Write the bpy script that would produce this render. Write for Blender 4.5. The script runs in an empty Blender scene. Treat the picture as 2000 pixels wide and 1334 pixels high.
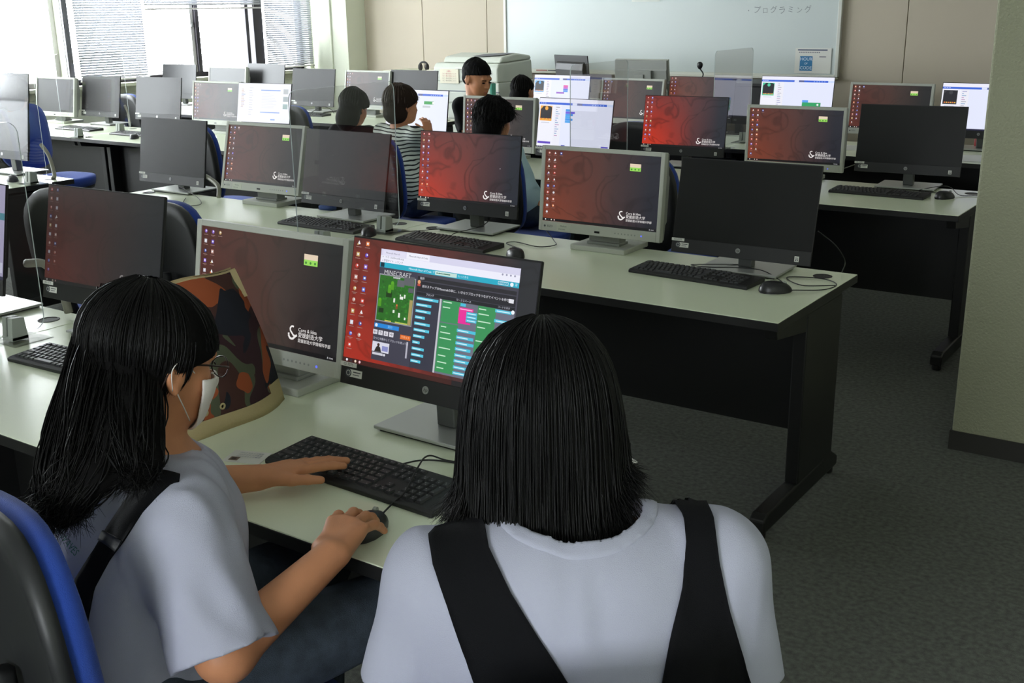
import bpy, bmesh, math, random
import numpy as np
from mathutils import Vector, Matrix
from mathutils.bvhtree import BVHTree
random.seed(7); rng = np.random.default_rng(7)
PI = math.pi
S = bpy.context.scene
COL = S.collection

# ------------------------------------------------------------ camera
F_PX, YAW, PITCH, ROLL = 2162.4, 0.6105, 0.2943, -0.0158
CAM = np.array([0.0, 0.0, 1.58])
def cam_axes():
    cy, sy = math.cos(YAW), math.sin(YAW)
    fwd = np.array([-sy*math.cos(PITCH), cy*math.cos(PITCH), -math.sin(PITCH)])
    right = np.array([cy, sy, 0.0]); up = np.cross(right, fwd)
    c, s = math.cos(ROLL), math.sin(ROLL)
    return right*c+up*s, -right*s+up*c, fwd
RT, UP, FW = cam_axes()
def ray(px, py): return FW + RT*(px-1000)/F_PX + UP*(667-py)/F_PX
def at(px, py, d): return CAM + ray(px, py)*d            # a point at real depth d metres
def on(px, py, ax, val):
    r = ray(px, py); return CAM + r*((val-CAM[ax])/r[ax])
cd = bpy.data.cameras.new('camera'); cd.sensor_width = 36; cd.lens = F_PX/2000*36
cd.clip_start = .05; cd.clip_end = 200
cam = bpy.data.objects.new('camera', cd); COL.objects.link(cam)
m = Matrix((RT, UP, -FW)).transposed().to_4x4(); m.translation = Vector(CAM); cam.matrix_world = m
S.camera = cam

# ------------------------------------------------------------ light and view
S.view_settings.view_transform = 'Standard'; S.view_settings.look = 'None'
S.view_settings.gamma = 1; S.view_settings.use_curve_mapping = False
S.view_settings.exposure = EXPOSURE = 0.0
SKY = 38.0
w = bpy.data.worlds.new('overcast_sky'); S.world = w; w.use_nodes = True
bg = w.node_tree.nodes['Background']; bg.inputs[0].default_value = (.90, .96, 1.0, 1); bg.inputs[1].default_value = SKY
S.cycles.max_bounces = 9; S.cycles.diffuse_bounces = 6; S.cycles.glossy_bounces = 3
S.cycles.transmission_bounces = 6; S.cycles.transparent_max_bounces = 16
S.cycles.sample_clamp_indirect = 6; S.cycles.use_denoising = True
S.cycles.caustics_reflective = False; S.cycles.caustics_refractive = False
XW, YB, ZC = -9.75, 10.2, 2.72          # window wall, board wall, ceiling
XR, YN = 1.9, -3.4
BAYS = [(.8, 2.4), (2.75, 4.0), (5.0, 6.55), (6.62, 9.0), (9.06, 9.82)]
ZS, ZT = .90, 2.45
FILL_WIN = (-.62, .65, .95, 2.12)               # unseen window added behind the camera to light the backs
for k, (a, b) in enumerate(BAYS):       # sampling portals in the window openings (give no light themselves)
    l = bpy.data.lights.new('window_portal', 'AREA'); l.shape = 'RECTANGLE'; l.size = b-a; l.size_y = ZT-ZS
    l.cycles.is_portal = True
    o = bpy.data.objects.new('window_portal', l); COL.objects.link(o)
    o.location = (XW-.12, (a+b)/2, (ZS+ZT)/2); o.rotation_euler = (0, -PI/2, 0)

l = bpy.data.lights.new('window_portal', 'AREA'); l.shape = 'RECTANGLE'; l.size = FILL_WIN[1]-FILL_WIN[0]; l.size_y = FILL_WIN[3]-FILL_WIN[2]; l.cycles.is_portal = True
o = bpy.data.objects.new('window_portal', l); COL.objects.link(o); o.location = ((FILL_WIN[0]+FILL_WIN[1])/2, YN-.08, (FILL_WIN[2]+FILL_WIN[3])/2); o.rotation_euler = (PI/2, 0, 0)

# ------------------------------------------------------------ materials
def srgb(c):
    return tuple((v/255/12.92 if v <= 10 else ((v/255+.055)/1.055)**2.4) for v in c)
MATS = {}
def mat(name, col, rough=.5, metal=0, spec=.5, bump=0, bscale=200, var=0, vscale=5, emit=None, es=1, alpha=None, coat=0, sheen=0, stretch=None):
    if name in MATS: return MATS[name]
    m = bpy.data.materials.new(name); m.use_nodes = True; MATS[name] = m
    nt = m.node_tree; b = nt.nodes['Principled BSDF']
    c = srgb(col)
    b.inputs['Base Color'].default_value = (*c, 1); b.inputs['Roughness'].default_value = rough
    b.inputs['Metallic'].default_value = metal; b.inputs['Specular IOR Level'].default_value = spec
    if coat: b.inputs['Coat Weight'].default_value = coat
    if sheen: b.inputs['Sheen Weight'].default_value = sheen
    if emit is not None:
        b.inputs['Emission Color'].default_value = (*srgb(emit), 1); b.inputs['Emission Strength'].default_value = es
    if bump or var:
        tc = nt.nodes.new('ShaderNodeTexCoord'); src = tc.outputs['Object']
        if stretch:
            mp = nt.nodes.new('ShaderNodeMapping'); mp.inputs['Scale'].default_value = stretch
            nt.links.new(src, mp.inputs[0]); src = mp.outputs[0]
    if bump:
        n = nt.nodes.new('ShaderNodeTexNoise'); n.inputs['Scale'].default_value = bscale; n.inputs['Detail'].default_value = 3
        nt.links.new(src, n.inputs[0])
        bp = nt.nodes.new('ShaderNodeBump'); bp.inputs['Strength'].default_value = bump; bp.inputs['Distance'].default_value = .004
        nt.links.new(n.outputs[0], bp.inputs['Height']); nt.links.new(bp.outputs[0], b.inputs['Normal'])
    if var:
        n2 = nt.nodes.new('ShaderNodeTexNoise'); n2.inputs['Scale'].default_value = vscale; n2.inputs['Detail'].default_value = 4
        nt.links.new(src, n2.inputs[0])
        r = nt.nodes.new('ShaderNodeMapRange'); r.inputs[1].default_value = .3; r.inputs[2].default_value = .7
        r.inputs[3].default_value = 1-var; r.inputs[4].default_value = 1+var
        nt.links.new(n2.outputs[0], r.inputs[0])
        mx = nt.nodes.new('ShaderNodeVectorMath'); mx.operation = 'SCALE'; mx.inputs[0].default_value = c
        nt.links.new(r.outputs[0], mx.inputs['Scale']); nt.links.new(mx.outputs[0], b.inputs['Base Color'])
    return m
def attr_mat(name, emit=True, rough=.5):
    """colours from a colour attribute: flat print, or the picture on a lit screen"""
    m = bpy.data.materials.new(name); m.use_nodes = True; nt = m.node_tree; b = nt.nodes['Principled BSDF']
    a = nt.nodes.new('ShaderNodeAttribute'); a.attribute_name = 'ink'
    b.inputs['Roughness'].default_value = rough
    if emit:
        b.inputs['Base Color'].default_value = (.01, .01, .01, 1)
        nt.links.new(a.outputs['Color'], b.inputs['Emission Color']); b.inputs['Emission Strength'].default_value = emit
    else: nt.links.new(a.outputs['Color'], b.inputs['Base Color'])
    return m
def glass_mat(name, tint=(1, 1, 1), refl=.5, dim=1.0, rough=.0):
    m = bpy.data.materials.new(name); m.use_nodes = True; nt = m.node_tree
    nt.nodes.remove(nt.nodes['Principled BSDF']); out = nt.nodes['Material Output']
    t = nt.nodes.new('ShaderNodeBsdfTransparent'); t.inputs[0].default_value = (tint[0]*dim, tint[1]*dim, tint[2]*dim, 1)
    g = nt.nodes.new('ShaderNodeBsdfGlossy'); g.inputs['Roughness'].default_value = rough
    f = nt.nodes.new('ShaderNodeLayerWeight'); f.inputs[0].default_value = .5
    pw = nt.nodes.new('ShaderNodeMath'); pw.operation = 'POWER'; pw.inputs[1].default_value = 4; nt.links.new(f.outputs['Facing'], pw.inputs[0])
    mu = nt.nodes.new('ShaderNodeMath'); mu.operation = 'MULTIPLY_ADD'; mu.inputs[1].default_value = .9*refl; mu.inputs[2].default_value = .045*refl
    nt.links.new(pw.outputs[0], mu.inputs[0])
    mx = nt.nodes.new('ShaderNodeMixShader'); nt.links.new(mu.outputs[0], mx.inputs[0])
    nt.links.new(t.outputs[0], mx.inputs[1]); nt.links.new(g.outputs[0], mx.inputs[2]); nt.links.new(mx.outputs[0], out.inputs[0])
    return m
M = dict(
 wall=mat('wall_paint', (216, 220, 202), .85, bump=.25, bscale=350),
 panel=mat('wall_panel_vinyl', (182, 172, 154), .7, bump=.1, bscale=500),
 column=mat('column_stucco', (150, 151, 128), .9, bump=.9, bscale=130),
 ceil=mat('ceiling_board', (238, 238, 234), .9, bump=.2, bscale=90),
 skirt=mat('vinyl_skirting', (44, 42, 38), .6),
 seam=mat('panel_joint', (120, 112, 92), .8),
 carpet=mat('carpet', (101, 103, 98), .95, spec=.1, bump=1.0, bscale=420, var=.28, vscale=60),
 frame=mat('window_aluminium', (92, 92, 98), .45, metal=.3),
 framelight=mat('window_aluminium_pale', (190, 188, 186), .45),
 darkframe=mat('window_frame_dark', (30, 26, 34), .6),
 sill=mat('sill_paint', (190, 192, 172), .6),
 slat=mat('blind_slat', (172, 174, 180), .6),
 desk=mat('desk_laminate', (228, 236, 210), .24, spec=.8, bump=.03, bscale=900, var=.015, vscale=400),
 edge=mat('desk_edge_band', (20, 20, 19), .5),
 steel=mat('desk_black_steel', (15, 15, 15), .45, bump=.1, bscale=600),
 hp=mat('computer_black_plastic', (14, 14, 16), .45, bump=.05, bscale=900),
 chin=mat('computer_front_strip', (22, 22, 24), .5),
 silver=mat('brushed_silver', (176, 178, 176), .35, metal=.55),
 neck=mat('stand_grey_metal', (96, 98, 96), .4, metal=.6),
 eizo=mat('monitor_grey_plastic', (178, 180, 172), .5, bump=.05, bscale=900),
 eizod=mat('monitor_grey_plastic_dim', (140, 142, 138), .5),
 off=mat('screen_off', (7, 7, 8), .36, spec=.32),
 offm=mat('screen_off_matte', (20, 20, 22), .5, spec=.6),
 white=mat('white_label_paper', (214, 214, 208), .6),
 ink=mat('label_ink', (60, 64, 72), .6),
 badge=mat('badge_chrome', (150, 150, 150), .3, metal=.8),
 key=mat('key_plastic', (40, 41, 44), .45),
 keytxt=mat('key_print', (170, 170, 170), .6),
 kb=mat('keyboard_black_plastic', (24, 24, 25), .5),
 mouse=mat('mouse_black_plastic', (30, 30, 33), .35),
 cable=mat('black_cable', (16, 16, 17), .5),
 gcable=mat('grey_cable', (126, 124, 112), .5),
 blue=mat('chair_blue_fabric', (36, 66, 150), .9, spec=.2, bump=.4, bscale=700, sheen=.2),
 shell=mat('chair_black_plastic', (30, 31, 33), .48),
 acry=glass_mat('clear_acrylic', refl=1.0, dim=.965),
 acryedge=mat('acrylic_edge', (180, 190, 188), .25, spec=.8),
 pane=glass_mat('window_glass', refl=.7, dim=.97),
 bracket=mat('grey_bracket_plastic', (150, 156, 148), .5),
 hole=mat('grommet_dark', (24, 22, 20), .6),
 board=mat('whiteboard_enamel', (196, 204, 203), .33, spec=.4),
 boardframe=mat('whiteboard_frame', (205, 206, 198), .4),
 tray=mat('whiteboard_tray', (222, 222, 210), .5),
 printer=mat('copier_plastic', (196, 200, 190), .5),
 printerd=mat('copier_grey', (98, 102, 112), .5),
 paper=mat('notice_paper', (226, 220, 200), .7),
 skin=mat('skin', (190, 130, 94), .5, spec=.35, bump=.06, bscale=500, var=.05, vscale=30),
 hair=mat('black_hair', (11, 10, 10), .48, spec=.2),
 under=mat('hair_under_layer', (9, 8, 8), .8, spec=.1),
 bunder=mat('brown_hair_under_layer', (40, 30, 24), .8, spec=.1),
 pencil=mat('board_pen_grey', (138, 144, 148), .6),
 brownhair=mat('brown_hair', (62, 46, 36), .4, spec=.45),
 shirt=mat('white_cotton', (172, 173, 190), .9, spec=.1, bump=.25, bscale=900),
 black=mat('black_fabric', (13, 13, 16), .85, spec=.15, bump=.3, bscale=900),
 denim=mat('grey_denim', (66, 74, 84), .9, spec=.1, bump=.4, bscale=700, var=.2, vscale=40),
 maskm=mat('mask_fabric', (226, 220, 216), .8, bump=.1, bscale=800),
 lens=glass_mat('spectacle_lens', refl=.6, dim=.9),
 wire=mat('spectacle_metal', (60, 50, 48), .3, metal=.9),
)
INKLIT = attr_mat('screen_picture_bright', 1.0, .4); INKDIM = attr_mat('screen_picture_dim', .55, .4); PRINT = attr_mat('print_on_paper', False, .7)

# ------------------------------------------------------------ mesh builder
class MB:
    def __init__(s): s.v = []; s.f = []; s.mi = []; s.col = []; s.useink = False
    def add(s, vs, fs, mi=0, col=None):
        n = len(s.v); s.v += [tuple(map(float, p)) for p in vs]
        for f in fs:
            s.f.append([n+i for i in f]); s.mi.append(mi); s.col.append(col or (1, 1, 1))
        return s
    def box(s, x0, x1, y0, y1, z0, z1, mi=0):
        v = [(x, y, z) for z in (z0, z1) for y in (y0, y1) for x in (x0, x1)]
        return s.add(v, [(0, 2, 3, 1), (4, 5, 7, 6), (0, 1, 5, 4), (2, 6, 7, 3), (0, 4, 6, 2), (1, 3, 7, 5)], mi)
    def quadxz(s, x0, x1, z0, z1, y, col=None, mi=0, skew=0):
        if col is not None: s.useink = True
        return s.add([(x0, y, z0), (x1, y, z0), (x1, y, z1), (x0, y, z1)], [(0, 1, 2, 3)], mi, col and srgb(col))
    def quadxy(s, x0, x1, y0, y1, z, col=None, mi=0):
        if col is not None: s.useink = True
        return s.add([(x0, y0, z), (x1, y0, z), (x1, y1, z), (x0, y1, z)], [(0, 1, 2, 3)], mi, col and srgb(col))
    def disc(s, cx, cz, r, y, col=None, n=14, mi=0, axis='y'):
        if col is not None: s.useink = True
        P = [(cx+r*math.cos(2*PI*k/n), y, cz+r*math.sin(2*PI*k/n)) for k in range(n)]
        if axis == 'z': P = [(a, c, b) for a, b, c in P]
        return s.add(P, [tuple(range(n))], mi, col and srgb(col))
    def prism(s, pts, a0, a1, axis='y', mi=0):
        """2D outline pts extruded between a0 and a1 along axis"""
        def P(p, a): return {'y': (p[0], a, p[1]), 'x': (a, p[0], p[1]), 'z': (p[0], p[1], a)}[axis]
        n = len(pts); v = [P(p, a0) for p in pts]+[P(p, a1) for p in pts]
        f = [tuple(range(n)), tuple(reversed(range(n, 2*n)))]+[(i, n+i, n+(i+1) % n, (i+1) % n) for i in range(n)]
        return s.add(v, f, mi)
    def cyl(s, p, q, r, r2=None, n=16, mi=0, cap=True):
        p = Vector(p); q = Vector(q); d = (q-p).normalized(); a = d.orthogonal().normalized(); b = d.cross(a)
        r2 = r if r2 is None else r2
        v = [p+(a*math.cos(2*PI*k/n)+b*math.sin(2*PI*k/n))*r for k in range(n)]+[q+(a*math.cos(2*PI*k/n)+b*math.sin(2*PI*k/n))*r2 for k in range(n)]
        f = [(i, (i+1) % n, n+(i+1) % n, n+i) for i in range(n)]
        if cap: f += [tuple(reversed(range(n))), tuple(range(n, 2*n))]
        return s.add(v, f, mi)
    def tube(s, pts, r, n=6, mi=0, taper=None):
        P = [Vector(p) for p in pts]; N = len(P); a = None; v = []
        for i in range(N):
            d = (P[min(i+1, N-1)]-P[max(i-1, 0)]).normalized()
            a = d.orthogonal().normalized() if a is None else (a-d*a.dot(d)).normalized()
            b = d.cross(a); rr = r*(taper[i] if taper is not None else 1)
            v += [P[i]+(a*math.cos(2*PI*k/n)+b*math.sin(2*PI*k/n))*rr for k in range(n)]
        f = [(i*n+k, i*n+(k+1) % n, (i+1)*n+(k+1) % n, (i+1)*n+k) for i in range(N-1) for k in range(n)]
        f += [tuple(reversed(range(n))), tuple(range((N-1)*n, N*n))]
        return s.add(v, f, mi)
    def lathe(s, prof, cx=0, cy=0, n=20, mi=0):
        v = [(cx+r*math.cos(2*PI*k/n), cy+r*math.sin(2*PI*k/n), z) for r, z in prof for k in range(n)]
        f = [(i*n+k, i*n+(k+1) % n, (i+1)*n+(k+1) % n, (i+1)*n+k) for i in range(len(prof)-1) for k in range(n)]
        f += [tuple(reversed(range(n))), tuple(range((len(prof)-1)*n, len(prof)*n))]
        return s.add(v, f, mi)
    def text(s, txt, cx, cz, size, y=0, col=None, mi=0, align='CENTER', rot=0, mirror=False, sx=1, plane='xz', shear=0):
        for me in text_mesh(txt, align, shear):
            c, sn = math.cos(rot), math.sin(rot); V = []
            for a, b in me[0]:
                a *= sx*(-1 if mirror else 1)
                X, Z = cx+size*(a*c-b*sn), cz+size*(a*sn+b*c)
                V.append((X, y, Z) if plane == 'xz' else (X, Z, y))
            if col is not None: s.useink = True
            s.add(V, me[1], mi, col and srgb(col))
        return s
    def mesh(s, name, mats, smooth=False):
        me = bpy.data.meshes.new(name); me.from_pydata(s.v, [], s.f)
        for m in (mats if isinstance(mats, (list, tuple)) else [mats]): me.materials.append(m)
        me.polygons.foreach_set('material_index', s.mi)
        if s.useink:
            ca = me.color_attributes.new('ink', 'FLOAT_COLOR', 'CORNER'); arr = []
            for f, c in zip(s.f, s.col): arr += [*c, 1]*len(f)
            ca.data.foreach_set('color', arr)
        if smooth: me.polygons.foreach_set('use_smooth', [True]*len(s.f))
        me.update(); return me
_T = {}
def text_mesh(txt, align, shear=0):
    k = (txt, align, shear)
    if k not in _T:
        cu = bpy.data.curves.new('t', 'FONT'); cu.body = txt; cu.size = 1; cu.align_x = align; cu.align_y = 'CENTER'; cu.resolution_u = 2; cu.shear = shear
        o = bpy.data.objects.new('t', cu); COL.objects.link(o)
        me = bpy.data.meshes.new_from_object(o.evaluated_get(bpy.context.evaluated_depsgraph_get()))
        _T[k] = [([(v.co.x, v.co.y) for v in me.vertices], [tuple(p.vertices) for p in me.polygons])]
        bpy.data.objects.remove(o); bpy.data.curves.remove(cu); bpy.data.meshes.remove(me)
    return _T[k]

# ------------------------------------------------------------ objects
def setp(o, label=None, cat=None, group=None, kind=None):
    for k, v in (('label', label), ('category', cat), ('group', group), ('kind', kind)):
        if v: o[k] = v
    return o
def link(name, me, parent=None, loc=None, mw=None, bevel=0, seg=2):
    o = bpy.data.objects.new(name, me); COL.objects.link(o)
    if parent is not None: o.parent = parent
    if loc is not None: o.location = loc
    if mw is not None: o.matrix_local = mw
    if bevel:
        b = o.modifiers.new('bevel', 'BEVEL'); b.width = bevel; b.segments = seg; b.limit_method = 'ANGLE'; b.angle_limit = .6
    return o
def obj(name, mb, mats, parent=None, smooth=False, **k): return link(name, mb.mesh(name, mats, smooth), parent, **k)
def empty(name, loc, rz=0, label=None, cat=None, group=None):
    o = bpy.data.objects.new(name, None); COL.objects.link(o); o.location = loc; o.rotation_euler = (0, 0, rz); o.empty_display_size = .1
    return setp(o, label, cat, group)
def struct(name, mb, m, **k): return setp(obj(name, mb, m, **k), kind='structure')
KIDS = {}
def copy_tree(o, parent=None):
    c = o.copy(); COL.objects.link(c); c.parent = parent
    for ch in [x for x in o.children]: copy_tree(ch, c)
    return c

# ------------------------------------------------------------ implicit surfaces (for bodies, hair, cloth)
class Sdf:
    def __init__(s): s.ops = []
    def cap(s, a, b, ra, rb=None, k=.02):
        s.ops.append(('c', np.array(a, float), np.array(b, float), ra, ra if rb is None else rb, k)); return s
    def ell(s, c, r, R=None, k=.02):
        s.ops.append(('e', np.array(c, float), np.array(r, float), np.eye(3) if R is None else np.array(R, float), None, k)); return s
    def path(s, pts, rs, k=.02):
        for i in range(len(pts)-1): s.cap(pts[i], pts[i+1], rs[i], rs[i+1], k)
        return s
    def __call__(s, P):
        D = None
        for t, a, b, c, d, k in s.ops:
            if t == 'c':
                ab = b-a; h = np.clip(((P-a)@ab)/max(ab@ab, 1e-9), 0, 1)
                v = np.sqrt(((P-a-h[..., None]*ab)**2).sum(-1))-(c+(d-c)*h)
            else:
                q = (P-a)@c.T/b; n = np.sqrt((q**2).sum(-1)); v = n*(n-1)/np.maximum(np.sqrt(((q/b)**2).sum(-1)), 1e-6)
            if D is None: D = v
            elif k <= 0: D = np.minimum(D, v)
            else:
                h = np.maximum(k-np.abs(D-v), 0)/k; D = np.minimum(D, v)-h*h*k*.25
        return D
def surf(f, lo, hi, h):
    """naive surface nets on the zero level of f; returns vertices and quads"""
    lo = np.array(lo, float); hi = np.array(hi, float); n = np.ceil((hi-lo)/h).astype(int)+1
    ax = [lo[i]+h*np.arange(n[i]) for i in range(3)]
    D = np.empty(tuple(n), np.float32)
    st = max(1, int(400000/(n[1]*n[2])))
    Y, Z = np.meshgrid(ax[1], ax[2], indexing='ij')
    for i in range(0, n[0], st):
        xs = ax[0][i:i+st]; P = np.empty((len(xs), n[1], n[2], 3)); P[..., 0] = xs[:, None, None]; P[..., 1] = Y; P[..., 2] = Z
        D[i:i+st] = f(P)
    s = D < 0; c = np.zeros((n[0]-1, n[1]-1, n[2]-1), np.int8); off = [(i, j, k) for i in (0, 1) for j in (0, 1) for k in (0, 1)]
    for i, j, k in off: c += s[i:n[0]-1+i, j:n[1]-1+j, k:n[2]-1+k]
    cells = np.argwhere((c > 0) & (c < 8)); idx = -np.ones(c.shape, np.int64); idx[tuple(cells.T)] = np.arange(len(cells))
    acc = np.zeros((len(cells), 3)); cnt = np.zeros(len(cells))
    for o in off:
        for a in range(3):
            if o[a]: continue
            p = list(o); q = list(o); q[a] = 1
            dp = D[tuple((cells+p).T)]; dq = D[tuple((cells+q).T)]; mk = (dp < 0) != (dq < 0)
            t = dp/np.where(mk, dp-dq, 1); v = np.tile(np.array(p, float), (len(cells), 1)); v[:, a] += t
            acc[mk] += v[mk]; cnt[mk] += 1
    V = lo+h*(cells+acc/cnt[:, None]); Q = []
    for a in range(3):
        b, g = (a+1) % 3, (a+2) % 3
        sl = [slice(None)]*3; sh = [slice(None)]*3; sl[a] = slice(0, -1); sh[a] = slice(1, None)
        e = np.argwhere(s[tuple(sl)] != s[tuple(sh)])
        e = e[(e[:, b] > 0) & (e[:, g] > 0) & (e[:, b] < n[b]-1) & (e[:, g] < n[g]-1)]
        sg = s[tuple(e.T)]; db = np.zeros(3, int); db[b] = 1; dg = np.zeros(3, int); dg[g] = 1
        q = np.stack([idx[tuple((e-db-dg).T)], idx[tuple((e-dg).T)], idx[tuple(e.T)], idx[tuple((e-db).T)]], 1)
        q[~sg] = q[~sg][:, ::-1]; Q.append(q)
    Q = np.concatenate(Q); Q = Q[(Q >= 0).all(1)]
    return V, Q
def np_mesh(name, V, Q, mats, smooth=True):
    me = bpy.data.meshes.new(name); me.vertices.add(len(V)); me.vertices.foreach_set('co', np.asarray(V, np.float32).ravel())
    k = Q.shape[1]; me.loops.add(len(Q)*k); me.loops.foreach_set('vertex_index', Q.ravel().astype(np.int32))
    me.polygons.add(len(Q)); me.polygons.foreach_set('loop_start', np.arange(0, len(Q)*k, k, dtype=np.int32))
    me.polygons.foreach_set('loop_total', np.full(len(Q), k, np.int32))
    for m in (mats if isinstance(mats, (list, tuple)) else [mats]): me.materials.append(m)
    me.update(calc_edges=True); me.validate()
    if smooth: me.polygons.foreach_set('use_smooth', [True]*len(me.polygons))
    return me
def joined(parts):
    V = []; Q = []; n = 0
    for v, q in parts: V.append(v); Q.append(q+n); n += len(v)
    return np.concatenate(V), np.concatenate(Q)
def wrinkle(P, amp, f, seed=0):
    r = np.random.default_rng(seed); v = 0
    for k in range(5):
        d = r.normal(size=3); d /= np.linalg.norm(d); v = v+np.sin(P@d*f*(.6+k*.35)+r.uniform(0, 6)+1.5*np.sin(P@r.normal(size=3)*f*.5))
    return v*amp/3
def nrm(v): v = np.array(v, float); return v/np.linalg.norm(v)

# ============================================================ the room
struct('floor', MB().box(XW-.2, XR, YN, YB, -.1, 0), M['carpet'])
struct('ceiling', MB().box(XW-.2, XR, YN, YB, ZC, ZC+.1), M['ceil'])
mb = MB(); T = .22
mb.box(XW-T, XW, YN, YB+.2, 0, ZS).box(XW-T, XW, YN, YB+.2, ZT, ZC)
ys = [YN]+[v for b in BAYS for v in b]+[YB+.2]
for k in range(0, len(ys), 2): mb.box(XW-T, XW, ys[k], ys[k+1], ZS, ZT)
struct('wall_left', mb, M['wall'])
struct('wall_right', MB().box(XR, XR+.1, YN, YB, 0, ZC), M['wall'])
a_, b_, c_, d_ = FILL_WIN
struct('wall_near', MB().box(XW, a_, YN-.1, YN, 0, ZC).box(b_, XR, YN-.1, YN, 0, ZC).box(a_, b_, YN-.1, YN, 0, c_).box(a_, b_, YN-.1, YN, d_, ZC), M['wall'])
wd = struct('window_9', MB().box(a_, b_, YN-.08, YN-.03, c_, c_+.04).box(a_, b_, YN-.08, YN-.03, d_-.04, d_).box(a_, a_+.04, YN-.08, YN-.03, c_, d_).box(b_-.04, b_, YN-.08, YN-.03, c_, d_), M['frame'])  # frame of the added window, out of view, sized for its fill light
obj('pane', MB().box(a_+.04, b_-.04, YN-.058, YN-.052, c_+.04, d_-.04), M['pane'], wd)
wb = struct('wall_back', MB().box(XW, XR, YB+.012, YB+.15, 0, ZC), M['seam'])
pm = MB().box(0, .897, -.012, .012, .06, ZC-.001).mesh('wall_panel', M['panel'])
x = -8.30-.903*2
while x < XR-.3:
    link('wall_panel', pm, wb, loc=(x+.003, YB, 0), bevel=.003, seg=1); x += .903
struct('trim_1', MB().box(XW, -9.17, 9.87, YB, 0, ZC), M['wall'], bevel=.006)           # corner pillar
struct('trim_2', MB().cyl((-9.42, 9.86, 0), (-9.42, 9.86, ZC), .012, n=10), M['wall'])   # conduit on it
struct('wall_column', MB().box(-.85, .55, 4.01, 5.0, 0, ZC), M['column'], bevel=.008)
struct('baseboard_column', MB().box(-.856, .556, 4.004, 5.006, 0, .072), M['skirt'])
struct('baseboard_back', MB().box(-9.17, XR, YB-.018, YB-.0115, 0, .06), M['skirt'])
struct('baseboard_left', MB().box(XW, XW+.006, YN, 9.87, 0, .07), M['skirt'])
struct('trim_sill', MB().box(XW-.1, XW+.10, YN+.02, 9.86, ZS-.035, ZS).box(XW-.001, XW+.03, YN+.02, 9.86, ZS-.10, ZS-.035), M['sill'], bevel=.006)
for k, (a, b) in enumerate(BAYS):
    n = k+1; X0, X1 = XW-.17, XW-.10
    fr = MB().box(X0, X1, a, a+.05, ZS, ZT).box(X0, X1, b-.05, b, ZS, ZT).box(X0, X1, a, b, ZS, ZS+.045).box(X0, X1, a, b, ZT-.05, ZT)
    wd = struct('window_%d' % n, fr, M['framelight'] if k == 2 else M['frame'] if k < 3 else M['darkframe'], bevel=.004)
    if k in (0, 1, 3):
        mid = 8.23 if k == 3 else (a+b)/2+.3
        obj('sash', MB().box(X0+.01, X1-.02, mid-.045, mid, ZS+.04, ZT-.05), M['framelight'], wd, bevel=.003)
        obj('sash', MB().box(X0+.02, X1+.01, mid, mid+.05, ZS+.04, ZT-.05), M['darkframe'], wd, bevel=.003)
        obj('latch', MB().lathe([(.02, 0), (.022, .012), (.012, .03), (.008, .045)], n=12), M['neck'], wd, smooth=True, loc=(X1-.02, mid-.022, 1.42))
    obj('pane', MB().box(X0+.028, X0+.034, a+.05, b-.05, ZS+.045, ZT-.05), M['pane'], wd)
# stiles between the bays (aluminium posts that stand in front of the piers)
struct('trim_3', MB().box(XW-.06, XW+.03, 6.555, 6.615, ZS, ZT), M['frame'], bevel=.004)
struct('trim_4', MB().box(XW-.06, XW+.02, 8.955, 9.095, ZS, ZT), M['darkframe'], bevel=.004)

# venetian blinds: every slat is a part
def blind(y0, y1, zbot, label, pitch=.0235, stack=0):
    t = empty('venetian_blind', (XW+.045, (y0+y1)/2, ZT), 0, label, 'blind', 'venetian blinds in the window bays'); L = y1-y0
    obj('head_rail', MB().box(-.02, .02, -L/2, L/2, -.035, 0), M['slat'], t)
    P = [(-.0125, .0), (-.006, .0022), (0, .003), (.006, .0022), (.0125, 0)]
    v = [(x, y, z+dz) for y in (-L/2+.006, L/2-.006) for dz in (0, .0006) for x, z in P]
    f = [(i, i+1, 10+i+1, 10+i) for i in range(4)]+[(5+i+1, 5+i, 15+i, 15+i+1) for i in range(4)]
    me = MB().add(v, f).mesh('slat', M['slat'], True)
    z = -.05
    Rt = Matrix.Rotation(math.radians(-52), 4, 'Y')
    while ZT+z > zbot+.03+stack*.004:
        link('slat', me, t, mw=Matrix.Translation((0, 0, z)) @ Rt); z -= pitch
    for k in range(stack): link('slat', me, t, mw=Matrix.Translation((0, 0, zbot-ZT+.018+.004*k)))
    obj('bottom_rail', MB().box(-.014, .014, -L/2, L/2, zbot-ZT, zbot-ZT+.016), M['framelight'], t, bevel=.003)
    c = MB()
    for y in (-L/2+.12, L/2-.12): c.cyl((.014, y, zbot-ZT), (.014, y, 0), .0016, n=5).cyl((-.014, y, zbot-ZT), (-.014, y, 0), .0016, n=5)
    obj('ladder_cord', c, M['framelight'], t)
blind(6.66, 7.46, .93, 'venetian blind lowered to the sill beside the open glass, left of the raised one')
blind(7.48, 9.06, 1.595, 'venetian blind raised above head height with its bottom rail showing', stack=0)
blind(9.10, 9.84, .93, 'venetian blind lowered to the sill next to the corner pillar')

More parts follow.
